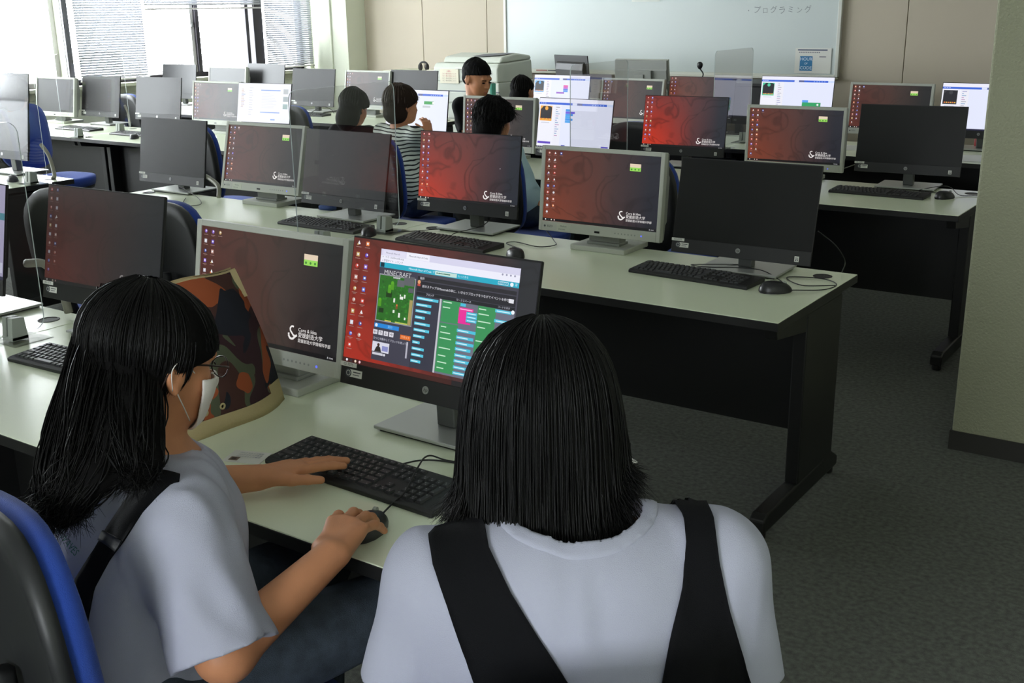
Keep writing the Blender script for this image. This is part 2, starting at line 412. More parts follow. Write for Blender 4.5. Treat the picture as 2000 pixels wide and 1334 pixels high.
# ============================================================ whiteboard
BX0, BX1 = -7.12, -3.47
t = empty('whiteboard', (0, YB-.012, 0), 0, 'wide white wall board with pale frame and pen tray behind the desks', 'whiteboard')
obj('board_surface', MB().box(BX0, BX1, -.035, -.001, .93, 2.12), M['board'], t)
fb = MB()
for a in ((BX0-.02, BX0+.012, .915, 2.14), (BX1-.012, BX1+.02, .915, 2.14), (BX0, BX1, 2.11, 2.14), (BX0, BX1, .91, .935)): fb.box(a[0], a[1], -.05, -.001, a[2], a[3])
obj('board_frame', fb, M['boardframe'], t, bevel=.003)
obj('pen_tray', MB().box(BX0-.02, BX1+.02, -.12, -.02, .895, .908).box(BX0-.02, BX1+.02, -.125, -.115, .895, .918), M['tray'], t, bevel=.003)
hw = MB()
for k, ch_ in enumerate('・プログラミング'): obj('written_character', MB().text(ch_, 0, 0, (.06, .075, .06, .07, .075, .065, .06, .07)[k], rot=(0, -.1, .05, 0, .1, 0, -.05, .08)[k]), M['pencil'], t, loc=(-4.34+.082*k, -.0365, 1.50+.006*(k % 2)))
e = setp(obj('board_eraser', MB().box(-.05, .05, -.045, 0, 0, .13).box(-.052, .052, -.05, -.045, .005, .125), M['bracket'], loc=(-7.03, YB-.055, .909), bevel=.004), 'grey board eraser standing upright at the tray end', 'eraser')
for k, (x, c) in enumerate(((-6.7, (150, 60, 60)), (-6.55, (60, 60, 66)), (-6.4, (60, 70, 130)))):
    setp(obj('board_marker', MB().cyl((0, 0, 0), (.13, .004, 0), .008, n=10), mat('marker_%d' % k, c, .4), loc=(x, YB-.09, .918), smooth=False), ('red', 'black', 'blue')[k]+' marker pen lying in the whiteboard tray', 'pen', 'marker pens in the board tray')
def poster(x0, x1, z0, z1, y, txt, label, w=.0006):
    t = empty('poster', ((x0+x1)/2, y, (z0+z1)/2), 0, label, 'poster'); W, H = (x1-x0)/2, (z1-z0)/2
    obj('sheet', MB().box(-W, W, 0, .0015, -H, H), M['white'], t)
    p = MB().quadxz(-W*.86, W*.78, H*.80, H*.90, -.0006, (60, 70, 100))
    for k in range(12): p.quadxz(-W*.8+k*W*.1, -W*.8+k*W*.1+W*.07, H*.62, H*.70, -.0006, (120, 120, 130))
    p.quadxz(W*.35, W*.72, H*.28, H*.36, -.0006, (120, 120, 130))
    p.quadxz(-W*.72, -W*.02, -H*.80, H*.36, -.0006, (38, 112, 160))
    for k, s_ in enumerate(txt): p.text(s_, -W*.37, H*(.12-.35*k), H*(.36, .22, .36)[k], -.0012, (225, 235, 245))
    obj('print', p, PRINT, t)
poster(-3.86, -3.52, .945, 1.17, YB-.055, ('HOUR', 'OF', 'CODE'), 'white poster with blue square reading HOUR OF CODE low on the whiteboard corner')
poster(-5.58, -5.27, 1.60, 1.82, YB-.055, ('HOUR', 'OF', 'CODE'), 'white poster with blue square held high on the middle of the whiteboard')

# ============================================================ desks
def cable_pts(P, n=8):
    P = [Vector(p) for p in P]; out = []
    Q = [2*P[0]-P[1]]+P+[2*P[-1]-P[-2]]
    for i in range(1, len(Q)-2):
        for k in range(n):
            s = k/n; out.append(.5*((2*Q[i])+(-Q[i-1]+Q[i+1])*s+(2*Q[i-1]-5*Q[i]+4*Q[i+1]-Q[i+2])*s*s+(-Q[i-1]+3*Q[i]-3*Q[i+1]+Q[i+2])*s**3))
    return out+[P[-1]]
DESK = {}
def desk(x0, x1, yf, label, holes=True):
    L = x1-x0; D = .70; k = round(L, 3)
    if k not in DESK:
        d = {}
        d['top'] = MB().box(0, L, 0, D, .695, .70).mesh('tabletop', M['desk'])
        d['edge'] = MB().box(-.0015, L+.0015, -.0015, D+.0015, .672, .6985).mesh('edge_band', M['edge'])
        d['modesty'] = MB().box(.05, L-.05, .36, .375, .24, .672).mesh('modesty_panel', M['steel'])
        d['leg'] = MB().box(0, .045, .28, .60, .05, .655).box(.003, .042, .30, .58, .655, .672).mesh('leg_panel', M['steel'])
        d['bracket'] = MB().prism([(.03, .672), (.60, .672), (.60, .60), (.28, .60), (.04, .635)], 0, .04, 'x').mesh('support_arm', M['steel'])
        d['foot'] = MB().prism([(.0, .025), (.0, .07), (.03, .085), (.60, .095), (.66, .06), (.66, .025)], 0, .05, 'x').cyl((.025, .03, 0), (.025, .03, .026), .02).cyl((.025, .63, 0), (.025, .63, .026), .02).mesh('foot', M['steel'])
        d['grommet'] = MB().lathe([(.032, 0), (.032, .0015), (.028, .002), (.026, .0005)], n=20).mesh('grommet', M['hole'])
        DESK[k] = d
    d = DESK[k]; t = empty('computer_desk', (x0, yf, 0), 0, label, 'desk', 'long computer desks')
    link('tabletop', d['top'], t, bevel=.0015, seg=1); link('edge_band', d['edge'], t, bevel=.002); link('modesty_panel', d['modesty'], t)
    for x in (.012, L-.057):
        lg = link('leg', d['leg'], t, loc=(x, 0, 0), bevel=.005); link('support_arm', d['bracket'], lg, loc=(.002, 0, 0), bevel=.003); link('foot', d['foot'], lg, loc=(-.002, 0, 0), bevel=.006)
    if holes:
        for x in (.09, L-.09): link('grommet', d['grommet'], t, loc=(x, .615, .6995))
    return t
R1, R2, R3, R4 = 1.214, 2.93, 4.887, 6.55
desk(-2.88, -1.04, R1, 'white-topped desk in the nearest row where the two girls sit')
desk(-4.725, -2.884, R1, 'white-topped desk at the far left of the nearest row')
desk(-2.96, -1.12, R2, 'white-topped desk of the second row with bare end and black leg panel over the carpet')
desk(-4.805, -2.964, R2, 'white-topped desk of the second row toward the windows')
desk(-2.94, -1.10, R3, 'white-topped desk of the third row ending by the stucco column')
desk(-4.785, -2.944, R3, 'white-topped desk of the third row where the striped-shirt child sits')
desk(-2.94, -1.10, R4, 'fourth row desk below the right part of the whiteboard')
desk(-4.785, -2.944, R4, 'fourth row desk below the left part of the whiteboard')
desk(-7.34, -5.50, R2+.02, 'desk across the aisle at the left edge, second row')
desk(-7.39, -5.55, R3+.04, 'desk by the windows in the third row with the white lit screen')
desk(-9.235, -7.394, R3+.04, 'desk against the window wall behind the empty blue chair')
desk(-7.39, -5.55, R4+.02, 'fourth row desk near the corner pillar')
desk(-9.235, -7.394, R4+.02, 'fourth row desk against the window wall')

# ============================================================ computers
def wallpaper(name, cl, tl, mid, rt, dark=.45, es=1.0):
    m = bpy.data.materials.new(name); m.use_nodes = True; nt = m.node_tree; b = nt.nodes['Principled BSDF']
    b.inputs['Base Color'].default_value = (.008, .008, .009, 1); b.inputs['Roughness'].default_value = .42
    N = nt.nodes.new; K = nt.links.new
    tc = N('ShaderNodeTexCoord'); sp = N('ShaderNodeSeparateXYZ'); K(tc.outputs['Object'], sp.inputs[0])
    rx = N('ShaderNodeMapRange'); rx.inputs[1].default_value = -.24; rx.inputs[2].default_value = .24; K(sp.outputs[0], rx.inputs[0])
    rz = N('ShaderNodeMapRange'); rz.inputs[1].default_value = .05; rz.inputs[2].default_value = .32; K(sp.outputs[2], rz.inputs[0])
    def mix(a, b_, f):
        n = N('ShaderNodeMix'); n.data_type = 'RGBA'; n.blend_type = 'MIX'
        for s_, v in ((n.inputs[6], a), (n.inputs[7], b_)):
            if isinstance(v, tuple): s_.default_value = (*srgb(v), 1)
            else: K(v, s_)
        K(f, n.inputs[0]); return n.outputs[2]
    left = mix(cl, tl, rz.outputs[0])
    ra = N('ShaderNodeMapRange'); ra.inputs[1].default_value = .12; ra.inputs[2].default_value = .62; K(rx.outputs[0], ra.inputs[0])
    rb = N('ShaderNodeMapRange'); rb.inputs[1].default_value = .5; rb.inputs[2].default_value = .92; K(rx.outputs[0], rb.inputs[0])
    c = mix(mix(left, mid, ra.outputs[0]), rt, rb.outputs[0])
    nz = N('ShaderNodeTexNoise'); nz.inputs['Scale'].default_value = 6.5; nz.inputs['Detail'].default_value = 1.5; nz.inputs['Distortion'].default_value = 1.6
    K(tc.outputs['Object'], nz.inputs[0])
    a1 = N('ShaderNodeMath'); a1.operation = 'SUBTRACT'; a1.inputs[1].default_value = .5; K(nz.outputs[0], a1.inputs[0])
    a2 = N('ShaderNodeMath'); a2.operation = 'ABSOLUTE'; K(a1.outputs[0], a2.inputs[0])
    a3 = N('ShaderNodeMapRange'); a3.inputs[1].default_value = 0; a3.inputs[2].default_value = .05; a3.inputs[3].default_value = 1-dark; a3.inputs[4].default_value = 1; K(a2.outputs[0], a3.inputs[0])
    sc = N('ShaderNodeVectorMath'); sc.operation = 'SCALE'; K(c, sc.inputs[0]); K(a3.outputs[0], sc.inputs['Scale'])
    K(sc.outputs[0], b.inputs['Emission Color']); b.inputs['Emission Strength'].default_value = es
    return m
WP = dict(
 bright=wallpaper('desktop_picture_bright', (182, 52, 32), (96, 44, 40), (92, 50, 48), (34, 36, 46)),
 front=wallpaper('desktop_picture_front', (168, 44, 30), (96, 38, 32), (84, 40, 38), (36, 36, 42), .3),
 vivid=wallpaper('desktop_picture_vivid', (196, 52, 30), (120, 40, 34), (92, 46, 46), (38, 40, 50)),
 dull=wallpaper('desktop_picture_dull', (72, 28, 25), (48, 28, 27), (44, 30, 30), (24, 24, 29), .25),
 grey=wallpaper('desktop_picture_grey', (84, 38, 30), (72, 36, 30), (62, 44, 39), (30, 29, 31), .3),
 warm=wallpaper('desktop_picture_warm', (118, 56, 38), (88, 46, 38), (72, 50, 48), (34, 34, 44), .35),
 faint=wallpaper('desktop_picture_faint', (36, 22, 22), (28, 22, 24), (24, 24, 27), (16, 17, 20), .2),
)
ICOLS = [(130, 96, 200), (70, 100, 200), (205, 205, 215), (200, 70, 60), (60, 80, 160), (225, 130, 70), (190, 190, 205), (190, 160, 100), (96, 70, 190), (190, 110, 90), (190, 150, 140)]
def icons(mb, x0, z0, dx, dz, rows, seed, k=1.0, third=False, dim=1.0):
    r = random.Random(seed)
    for c in range(2 + third):
        n = rows if c == 0 else rows-1 if c == 1 else 1
        for i in range(n):
            x = x0+c*dx; z = z0-i*dz; s = .0046; col = r.choice(ICOLS); col = tuple(v*dim for v in col)
            sh = r.random(); w_ = tuple(v*dim for v in (232, 232, 236))
            if sh < .4: mb.disc(x, z, s, -.0004, col, 10).disc(x+s*.3, z+s*.2, s*.45, -.0006, w_, 8)
            elif sh < .75: mb.quadxz(x-s, x+s, z-s, z+s, -.0004, col).quadxz(x-s*.5, x+s*.6, z-s*.4, z+s*.5, -.0006, w_)
            else: mb.add([(x-s, -.0004, z-s), (x+s, -.0004, z-s*.6), (x, -.0004, z+s*1.1)], [(0, 1, 2)], 0, srgb(w_)); mb.quadxz(x-s*1.1, x-s*.2, z-s*1.1, z-s*.4, -.0006, col)
            mb.quadxz(x-.0075, x+.0075, z-.0095, z-.0082, -.0004, tuple(v*dim for v in (150, 120, 115)))
            if r.random() < .3: mb.quadxz(x-.004, x+.004, z-.0122, z-.0112, -.0004, tuple(v*dim for v in (140, 110, 105)))
def uni_logo(mb, x, z, s, dim=1.0):
    c = tuple(v*dim for v in (236, 232, 230)); P = []
    for k in range(9): a = math.radians(60+k*22); P.append((math.cos(a)*.26, .30+math.sin(a)*.24))
    for k in range(1, 5): P.append((-.16+k*.085, .12-k*.085))
    P.append((.26, -.12))
    Q = [(-.40, -.02)]+[(-.06+.34*math.cos(math.radians(a)), -.12+.34*math.sin(math.radians(a))) for a in range(170, 350, 20)]+[(.5, -.1)]
    for L, w_ in ((P, .07), (Q, .085)):
        for i in range(len(L)-1):
            a, b = Vector(L[i]), Vector(L[i+1]); n = (b-a).orthogonal().normalized()*w_; n2 = n
            V = [a+n, b+n2, b-n2, a-n]; mb.useink = True
            mb.add([(x+p.x*s, -.0005-.00001*i, z+p.y*s) for p in V], [(0, 1, 2, 3)], 0, srgb(c))
    mb.text('Core & Idea', x+.62*s, z+.36*s, s*.40, -.0005, c, align='LEFT')
    mb.text('愛媛創造大学', x+.62*s, z-.06*s, s*.44, -.0005, c, align='LEFT')
    mb.text('愛媛創造大学情報科学部', x+.62*s, z-.50*s, s*.32, -.0005, c, align='LEFT')
def taskbar(mb, x0, x1, z0, dim=1.0):
    mb.quadxz(x0, x1, z0, z0+.0095, -.0003, (14, 12, 16))
    for k in range(4): mb.disc(x0+.012+.013*k, z0+.005, .0028, -.0005, tuple(v*dim for v in ((235, 235, 240), (60, 60, 66), (230, 220, 200), (220, 180, 180))[k]), 8)
    mb.text('あ 10:42', x1-.022, z0+.0048, .0055, -.0005, tuple(v*dim for v in (225, 225, 230)))
def overlay(kind, W, z0, z1, seed):
    mb = MB(); X0, X1 = -W, W
    if kind in ('desk', 'desk3', 'deskdim'):
        dim = .55 if kind == 'deskdim' else 1
        icons(mb, X0+.016, z1-.011, .026, (z1-z0-.03)/9.6, 10, seed, third=(kind == 'desk3'), dim=dim)
        uni_logo(mb, .094, z0+.036 if kind != 'desk3' else z0+.045, .030, dim)
        taskbar(mb, X0, X1, z0, dim)
        if kind == 'desk3':
            mb.quadxz(.118, .162, z1-.043, z1-.030, -.0004, (225, 205, 180)).quadxz(.118, .162, z1-.056, z1-.043, -.0004, (150, 215, 90))
            for k in range(3): mb.disc(.125+.0145*k, z1-.050, .0032, -.0006, (60, 130, 50), 8)
        if kind == 'desk' and seed == 4: mb.disc(.155, z0+.145, .0016, -.0005, (240, 240, 240), 8)
    elif kind == 'editor':
        r = random.Random(seed); g = (228, 232, 252)
        mb.quadxz(X0, X1, z0, z1, -.0002, g)
        mb.quadxz(X0, X1, z1-.022, z1, -.0003, (236, 236, 250)).quadxz(X0, X1, z1-.034, z1-.022, -.0004, (52, 98, 214))
        for k in range(3): mb.quadxz(X0+.008+k*.014, X0+.018+k*.014, z1-.030, z1-.026, -.0006, (190, 205, 245))
        mb.quadxz(.07-.09, .10-.09, z1-.0335, z1-.0225, -.0006, (225, 230, 250)).quadxz(.012, .045, z1-.0335, z1-.0225, -.0006, (84, 92, 140))
        for k in range(5): mb.quadxz(.11+k*.017, .118+k*.017, z1-.031, z1-.026, -.0006, (150, 180, 245))
        mb.quadxz(.205, X1, z1-.034, z1-.022, -.0006, (205, 220, 250))
        mb.quadxz(X0, X0+.108, z0, z1-.034, -.0003, (240, 240, 250)).quadxz(X0+.108, X0+.155, z0, z1-.034, -.0003, (236, 236, 246))
        c = ((240, 170, 60), (80, 200, 160), (60, 60, 66), (90, 170, 230))[seed % 4]
        mb.quadxz(X0+.008, X0+.09, z1-.125, z1-.042, -.0004, c)
        mb.add([(X0+.012, -.0006, z1-.113), (X0+.088, -.0006, z1-.113), (X0+.088, -.0006, z1-.05), (X0+.074, -.0006, z1-.044), (X0+.03, -.0006, z1-.044), (X0+.012, -.0006, z1-.062)], [(0, 1, 2, 3, 4, 5)], 0, srgb((36, 34, 42)))
        mb.disc(X0+.052, z1-.056, .011, -.0008, c, 12)
        for k in range(6): mb.quadxz(X0+.016+.012*k, X0+.024+.012*k, z1-.118, z1-.111, -.0008, ((230, 120, 50), (230, 180, 70))[k % 2])
        mb.quadxz(X0+.02, X0+.076, z1-.137, z1-.134, -.0004, (190, 190, 205))
        for k in range(14): mb.quadxz(X0+.116, X0+.124+r.random()*.02, z1-.05-.012*k, z1-.046-.012*k, -.0005, r.choice([(150, 150, 200), (190, 150, 190), (120, 160, 200), (170, 170, 180)]))
        if seed == 0:       # stacked blue blocks (third row)
            for k in range(6): mb.quadxz(-.062, -.062+(.03, .062, .05, .035, .05, .038)[k], z1-.068-.0125*k, z1-.056-.0125*k, -.0005, ((70, 150, 230), (110, 90, 220), (60, 150, 235), (70, 165, 235), (60, 150, 235), (80, 165, 235))[k])
            mb.quadxz(X0+.006, X0+.095, z0+.022, z0+.034, -.0005, (92, 62, 190)).quadxz(.19, .235, z0+.018, z0+.026, -.0005, (92, 82, 200)).quadxz(-.075, -.05, z0+.012, z0+.020, -.0005, (90, 100, 190))
        elif seed == 3:
            for k in range(5): mb.quadxz(.02+(k > 3)*-.06, .06+(k > 3)*-.03, z1-.082-.0125*k, z1-.070-.0125*k, -.0005, ((220, 60, 160), (200, 80, 200), (70, 120, 220), (80, 150, 230), (150, 90, 200))[k])
        elif seed == 1:
            mb.quadxz(.045, .085, z1-.165, z1-.148, -.0005, (90, 160, 240)).quadxz(.045, .17, z1-.235, z1-.163, -.0006, (50, 160, 100)).quadxz(.045, .16, z1-.215, z1-.2, -.0008, (40, 175, 165))
            for k in range(3): mb.disc(.15, z1-.176-.018*k, .007, -.0009, (235, 240, 240), 10)
        elif seed == 5:
            mb.quadxz(.06, .135, z1-.085, z1-.066, -.0005, (60, 160, 80)); mb.quadxz(.125, .14, z1-.083, z1-.068, -.0007, (235, 240, 235)); mb.quadxz(.05, .11, z1-.105, z1-.093, -.0005, (190, 195, 200))
        mb.quadxz(X0, X1, z0, z0+.008, -.0007, (30, 28, 60))
        for k in range(3): mb.disc(X0+.01+.013*k, z0+.004, .002, -.0009, (220, 220, 230), 8)
    elif kind == 'page':
        mb.quadxz(X0, X1, z0, z1, -.0002, (226, 226, 242))
        for k in range(2): mb.quadxz(-.03, .15, z1-.05-.155*k, z1-.043-.155*k, -.0004, (120, 150, 215))
        r = random.Random(3)
        for k in range(15): mb.quadxz(-.215, -.195+r.random()*.02, z1-.045-.009*k, z1-.040-.009*k, -.0004, r.choice([(170, 150, 170), (150, 160, 190), (190, 170, 160)]))
        for k in range(12): mb.quadxz(-.14, -.12+r.random()*.02, z1-.035-.017*k, z1-.030-.017*k, -.0004, (190, 190, 205))
        for k in range(10): mb.quadxz(-.02, .05+r.random()*.08, z1-.07-.011*k, z1-.067-.011*k, -.0004, (205, 205, 222))
        for k in range(3): mb.quadxz(.178, .222, z1-.07-.052*k, z1-.036-.052*k, -.0004, ((170, 175, 180), (150, 160, 165), (140, 165, 165))[k])
        mb.quadxz(.07, .11, z0+.018, z0+.028, -.0004, (130, 160, 220))
    elif kind == 'lilac':
        mb.quadxz(X0, X1, z0, z1, -.0002, (158, 152, 182)).quadxz(.12, X1, z1-.10, z1-.08, -.0004, (60, 120, 135))
        mb.quadxz(X0, X1, z0, z0+.01, -.0004, (30, 28, 60)).quadxz(X1-.03, X1-.004, z0+.02, z0+.05, -.0005, (190, 190, 210))
    return mb
def game_screen():
    mb = MB()
    def q(x0, x1, z0, z1, l, c): mb.quadxz(x0, x1, z0, z1, -.0002-.0002*l, c)
    icons(mb, -.2296, .3115, .0253, .0249, 10, 11)
    for k in range(4): mb.disc(-.232+.0125*k, .0535, .0030, -.0012, ((235, 235, 245), (50, 50, 60), (240, 220, 200), (235, 190, 200))[k], 10)
    q(-.2445, .2445, .048, .0585, 0, (60, 22, 20)); q(.06, .2445, .048, .0585, 1, (26, 22, 26))
    q(-.164, .2, .066, .306, 0, (66, 64, 78))                       # window
    q(-.164, .2, .292, .306, 1, (214, 212, 236)); q(-.158, -.095, .2925, .304, 2, (224, 222, 242)); q(-.093, -.030, .2925, .306, 2, (238, 238, 250))
    q(-.164, .2, .2775, .292, 1, (236, 236, 250))
    mb.text('Minecraft Hour of..', -.15, .2985, .0052, -.0008, (110, 110, 130), align='LEFT'); mb.text('Minecraft Hour of Code', -.086, .2985, .0052, -.0008, (80, 80, 95), align='LEFT')
    mb.text('← → ↻  studio.code.org', -.159, .2895, .0058, -.0008, (110, 110, 130), align='LEFT'); mb.text('▪ 学習サイト   ▪ リンク', -.159, .2815, .0056, -.0008, (100, 100, 120), align='LEFT')
    for k in range(4): mb.disc(.158+.010*k, .2895, .0022, -.0008, (150, 150, 175), 8)
    q(-.164, .2, .2668, .2775, 2, (34, 168, 196)); q(-.162, -.151, .2672, .2772, 3, (18, 60, 78)); mb.text('▦', -.1565, .2722, .010, -.001, (10, 20, 30))
    mb.text('Minecraft Hour of Code: デザイナー', -.083, .2722, .0062, -.0010, (225, 245, 250), align='LEFT'); q(-.012, .045, .2682, .2762, 3, (196, 222, 216)); q(-.009, .028, .2712, .2732, 4, (60, 120, 90))
    mb.text('もっと見る', .048, .2722, .0055, -.001, (200, 235, 245), align='LEFT')
    q(.1492, .1743, .2690, .2752, 3, (235, 245, 250)); q(.1500, .1735, .2698, .2744, 4, (34, 160, 190)); mb.text('ログイン', .1617, .2720, .0045, -.0012, (235, 245, 250)); mb.disc(.183, .2721, .0042, -.001, (235, 245, 250), 12); mb.text('≡', .1935, .2721, .011, -.001, (220, 240, 250))
    q(-.164, -.058, .066, .2668, 1, (60, 58, 74))                    # left column
    q(-.1622, -.0606, .1512, .2530, 2, (150, 150, 160)); q(-.1600, -.0628, .1532, .2505, 3, (38, 104, 30))
    r = random.Random(5)
    for k in range(150):
        x = -.159+r.random()*.092; z = .154+r.random()*.092; s = .002+r.random()*.004; c = r.choice([(44, 118, 34), (34, 92, 26), (50, 128, 38), (30, 84, 26)]); q(x, x+s, z, z+s*.8, 4, c)
    for x, z, s, c in ((-.138, .205, .016, (24, 52, 18)), (-.155, .17, .014, (22, 48, 16)), (-.110, .231, .02, (96, 98, 104)), (-.092, .236, .028, (92, 94, 100)), (-.078, .222, .014, (86, 88, 96))): q(x, x+s, z, z+s*.7, 5, c)
    for x, z in ((-.134, .214), (-.158, .183), (-.127, .222)): q(x, x+.009, z, z+.016, 6, (78, 150, 30)); q(x+.001, x+.007, z+.012, z+.018, 6, (96, 172, 40))
    for x, z, w_, h_ in ((-.116, .196, .0045, .009), (-.099, .205, .009, .006), (-.088, .208, .004, .008), (-.115, .174, .005, .006), (-.099, .166, .005, .010), (-.082, .163, .004, .005), (-.0995, .212, .003, .003)): q(x, x+w_, z, z+h_, 6, (228, 232, 224))
    q(-.1075, -.1030, .189, .193, 6, (200, 110, 60)); q(-.1080, -.1025, .183, .189, 6, (120, 70, 40)); q(-.0715, -.0632, .1535, .207, 6, (168, 150, 92)); q(-.135, -.117, .1535, .1558, 6, (210, 200, 80)); q(-.106, -.072, .1535, .1562, 6, (190, 200, 90))
    mb.text('MINECRAFT', -.111, .2560, .0145, -.0018, (20, 20, 24)); mb.text('MINECRAFT', -.111, .2568, .0142, -.0020, (205, 205, 210)); q(-.122, -.103, .2470, .2500, 7, (215, 215, 220)); mb.text('DESIGNER', -.1125, .2485, .0036, -.002, (60, 60, 66))
    q(-.163, -.0935, .1371, .1462, 3, (34, 132, 214)); mb.disc(-.157, .1416, .0038, -.0010, (225, 235, 245), 12); mb.text('実行', -.118, .1416, .0066, -.001, (150, 205, 240))
    for k, g in enumerate('←↑↓→'): q(-.1645+.0152*k, -.1522+.0152*k, .1216, .1316, 3, (214, 212, 222)); mb.text(g, -.1584+.0152*k, .1266, .010, -.001, (70, 68, 80))
    q(-.0878, -.0594, .1216, .1310, 3, (222, 108, 34)); mb.text('リセット', -.0736, .1264, .0060, -.001, (250, 225, 200))
    mb.text('ひつじを動かしてブロックを使ってね', -.162, .1130, .0058, -.001, (200, 200, 214), align='LEFT')
    q(-.163, -.1155, .0845, .1062, 3, (214, 214, 228)); q(-.135, -.118, .088, .099, 4, (136, 140, 196)); mb.disc(-.1455, .1000, .0036, -.0012, (60, 40, 34), 12)
    mb.add([(-.156, -.0012, .0848), (-.136, -.0012, .0848), (-.140, -.0012, .095), (-.1455, -.0012, .098), (-.151, -.0012, .095)], [(0, 1, 2, 3, 4)], 0, srgb((34, 28, 30)))
    q(-.161, -.131, .0775, .0825, 3, (205, 205, 216)); mb.disc(-.127, .080, .0028, -.001, (220, 220, 230), 10); q(-.069, -.0645, .083, .118, 3, (180, 178, 192))
    q(-.0567, .1966, .2520, .2600, 2, (34, 32, 40)); mb.text('指示', -.05, .2560, .0062, -.0010, (225, 225, 235), align='LEFT')
    q(-.0567, .1966, .2285, .2500, 2, (30, 28, 38)); mb.disc(-.051, .2480, .0042, -.0012, (225, 160, 110), 10); q(-.055, -.047, .2395, .2440, 4, (190, 70, 60))
    mb.text('前のステップのMinecraftの羊に、いきなりブロックをつなげてイベントを作ろう。', -.042, .2400, .0064, -.001, (232, 232, 240), align='LEFT'); q(.180, .192, .2355, .2435, 4, (225, 225, 232))
    q(-.0567, .1966, .2205, .2275, 2, (22, 22, 30)); mb.text('ブロック', -.03, .2240, .0055, -.001, (210, 210, 225), align='LEFT'); mb.text('ワークスペース', .05, .2240, .0055, -.001, (210, 210, 225), align='LEFT'); mb.text('コードを表示', .155, .2240, .0050, -.001, (180, 180, 195), align='LEFT')
    q(-.0567, .008, .066, .2200, 2, (50, 50, 66)); q(.008, .0125, .066, .2205, 3, (196, 196, 204)); q(.0125, .1966, .066, .2200, 2, (104, 106, 124))
    wd = (.058, .041, .041, .027, .042, .042, .031, .020, .033, .033, .027)
    for k in range(11):
        z = .2170-.01325*k; q(-.0535, -.0535+wd[k], z-.0058, z, 3, (84, 196, 222)); q(-.051, -.054+wd[k]*.75, z-.0040, z-.0020, 4, (205, 240, 248))
    G = (52, 142, 84)
    for x0, x1, z0, z1 in ((.0148, .0605, .1745, .2200), (.0605, .0680, .2140, .2200), (.1069, .1520, .070, .2200), (.0135, .0620, .070, .1725)): q(x0, x1, z0, z1, 3, G)
    q(.062, .1069, .1725, .2200, 3, (104, 106, 124))
    q(.0600, .0965, .2040, .2105, 4, (232, 40, 152)); q(.0600, .0800, .1775, .2040, 4, (232, 40, 152)); q(.06, .092, .1775, .1810, 4, (232, 40, 152)); q(.063, .094, .2062, .2082, 5, (250, 190, 225))
    for k in range(3): q(.0798, .1069, .1975-.0072*k, .2035-.0072*k, 5, (70, 190, 220)); q(.083, .104, .1995-.0072*k, .2012-.0072*k, 6, (210, 240, 248))
    q(.0625, .0760, .2130, .2190, 4, (70, 190, 220))
    for k, z in enumerate((.217, .206, .166, .154, .142, .122, .106, .092, .080)): q(.018, .018+(.022, .019, .014, .026, .03, .03, .02, .024, .018)[k], z-.0022, z, 5, (196, 230, 204))
    for k, z in enumerate((.2150, .205, .190, .178, .150, .120)): q(.110, .110+(.018, .026, .032, .02, .026, .03)[k], z-.0022, z, 5, (196, 230, 204))
    for k, z in enumerate((.1660, .1520, .1400, .1280, .1150, .1030, .0900, .0780)): q(.0600, .0600+(.048, .044, .046, .04, .044, .04, .046, .04)[k], z-.0062, z, 5, (74, 192, 220)); q(.063, .09, z-.0042, z-.0022, 6, (210, 240, 248))
    for k, z in enumerate((.2190, .1990, .1750, .1520, .1280)): q(.150, .190, z-.0062, z, 5, (74, 192, 220)); q(.154, .186, z-.0042, z-.0022, 6, (210, 240, 248))
    mb.disc(.193, .218, .0042, -.0016, (235, 240, 245), 12)
    return mb

HPM = {}
def hp_meshes():
    H = HPM
    H['housing'] = MB().box(-.2465, .2465, .0035, .0105, 0, .3255).prism([(.010, .03), (.010, .27), (.030, .255), (.044, .20), (.044, .05), (.030, .035)], -.20, .20, 'x').mesh('housing', M['hp'])
    # the front strip under the picture
    H['front_strip'] = MB().box(-.2465, .2465, -.0015, .004, 0, .0475).mesh('front_strip', M['chin'])
    H['front_glass'] = MB().box(-.2465, .2465, .0006, .004, .0475, .3255).mesh('front_glass', M['hp'])
    H['badge'] = MB().cyl((0, -.0015, 0), (0, -.0027, 0), .0085, n=20).text('hp', .0002, .0003, .011, -.0030, mi=1, shear=.25).mesh('badge', [M['badge'], M['hp']])
    H['asset_label'] = MB().box(-.0235, .0235, -.0021, -.0015, 0, .0098).mesh('asset_label', M['white'])
    H['asset_text'] = MB().text('02-1075', 0, .0049, .0088, -.0023).mesh('label_print', M['ink'])
    H['round_sticker'] = MB().box(-.013, .024, -.0022, -.0015, -.0083, .0083).mesh('round_sticker', M['white'])
    H['round_print'] = MB().disc(-.0155, 0, .0092, -.0024, n=18).disc(-.0155, 0, .0060, -.0025, n=18, mi=1).disc(-.0155, 0, .0048, -.0026, n=18).box(-.002, .020, -.0024, -.0022, .002, .0042).box(-.002, .016, -.0024, -.0022, -.0035, -.0018).mesh('label_print', [M['ink'], M['white']])
    H['small_label'] = MB().box(-.0075, .0075, -.0022, -.0015, -.009, .009).mesh('small_label', M['white'])
    H['small_print'] = MB().box(-.005, .005, -.0024, -.0021, .003, .0045).box(-.005, .005, -.0024, -.0021, -.001, .0008).box(-.005, -.001, -.0024, -.0021, -.006, -.0025).box(.001, .005, -.0024, -.0021, -.006, -.0025).mesh('label_print', M['ink'])
    H['base'] = MB().box(-.14, .14, -.015, .19, .006, .0135).box(-.13, .13, -.008, .183, 0, .006, 1).mesh('stand_base', [M['silver'], M['steel']])
    H['neck'] = MB().prism([(.062, .0135), (.10, .0135), (.085, .20), (.055, .20)], -.024, .024, 'x').box(-.035, .035, .045, .088, .12, .20).mesh('stand_neck', M['neck'])
hp_meshes()
SCR = {}
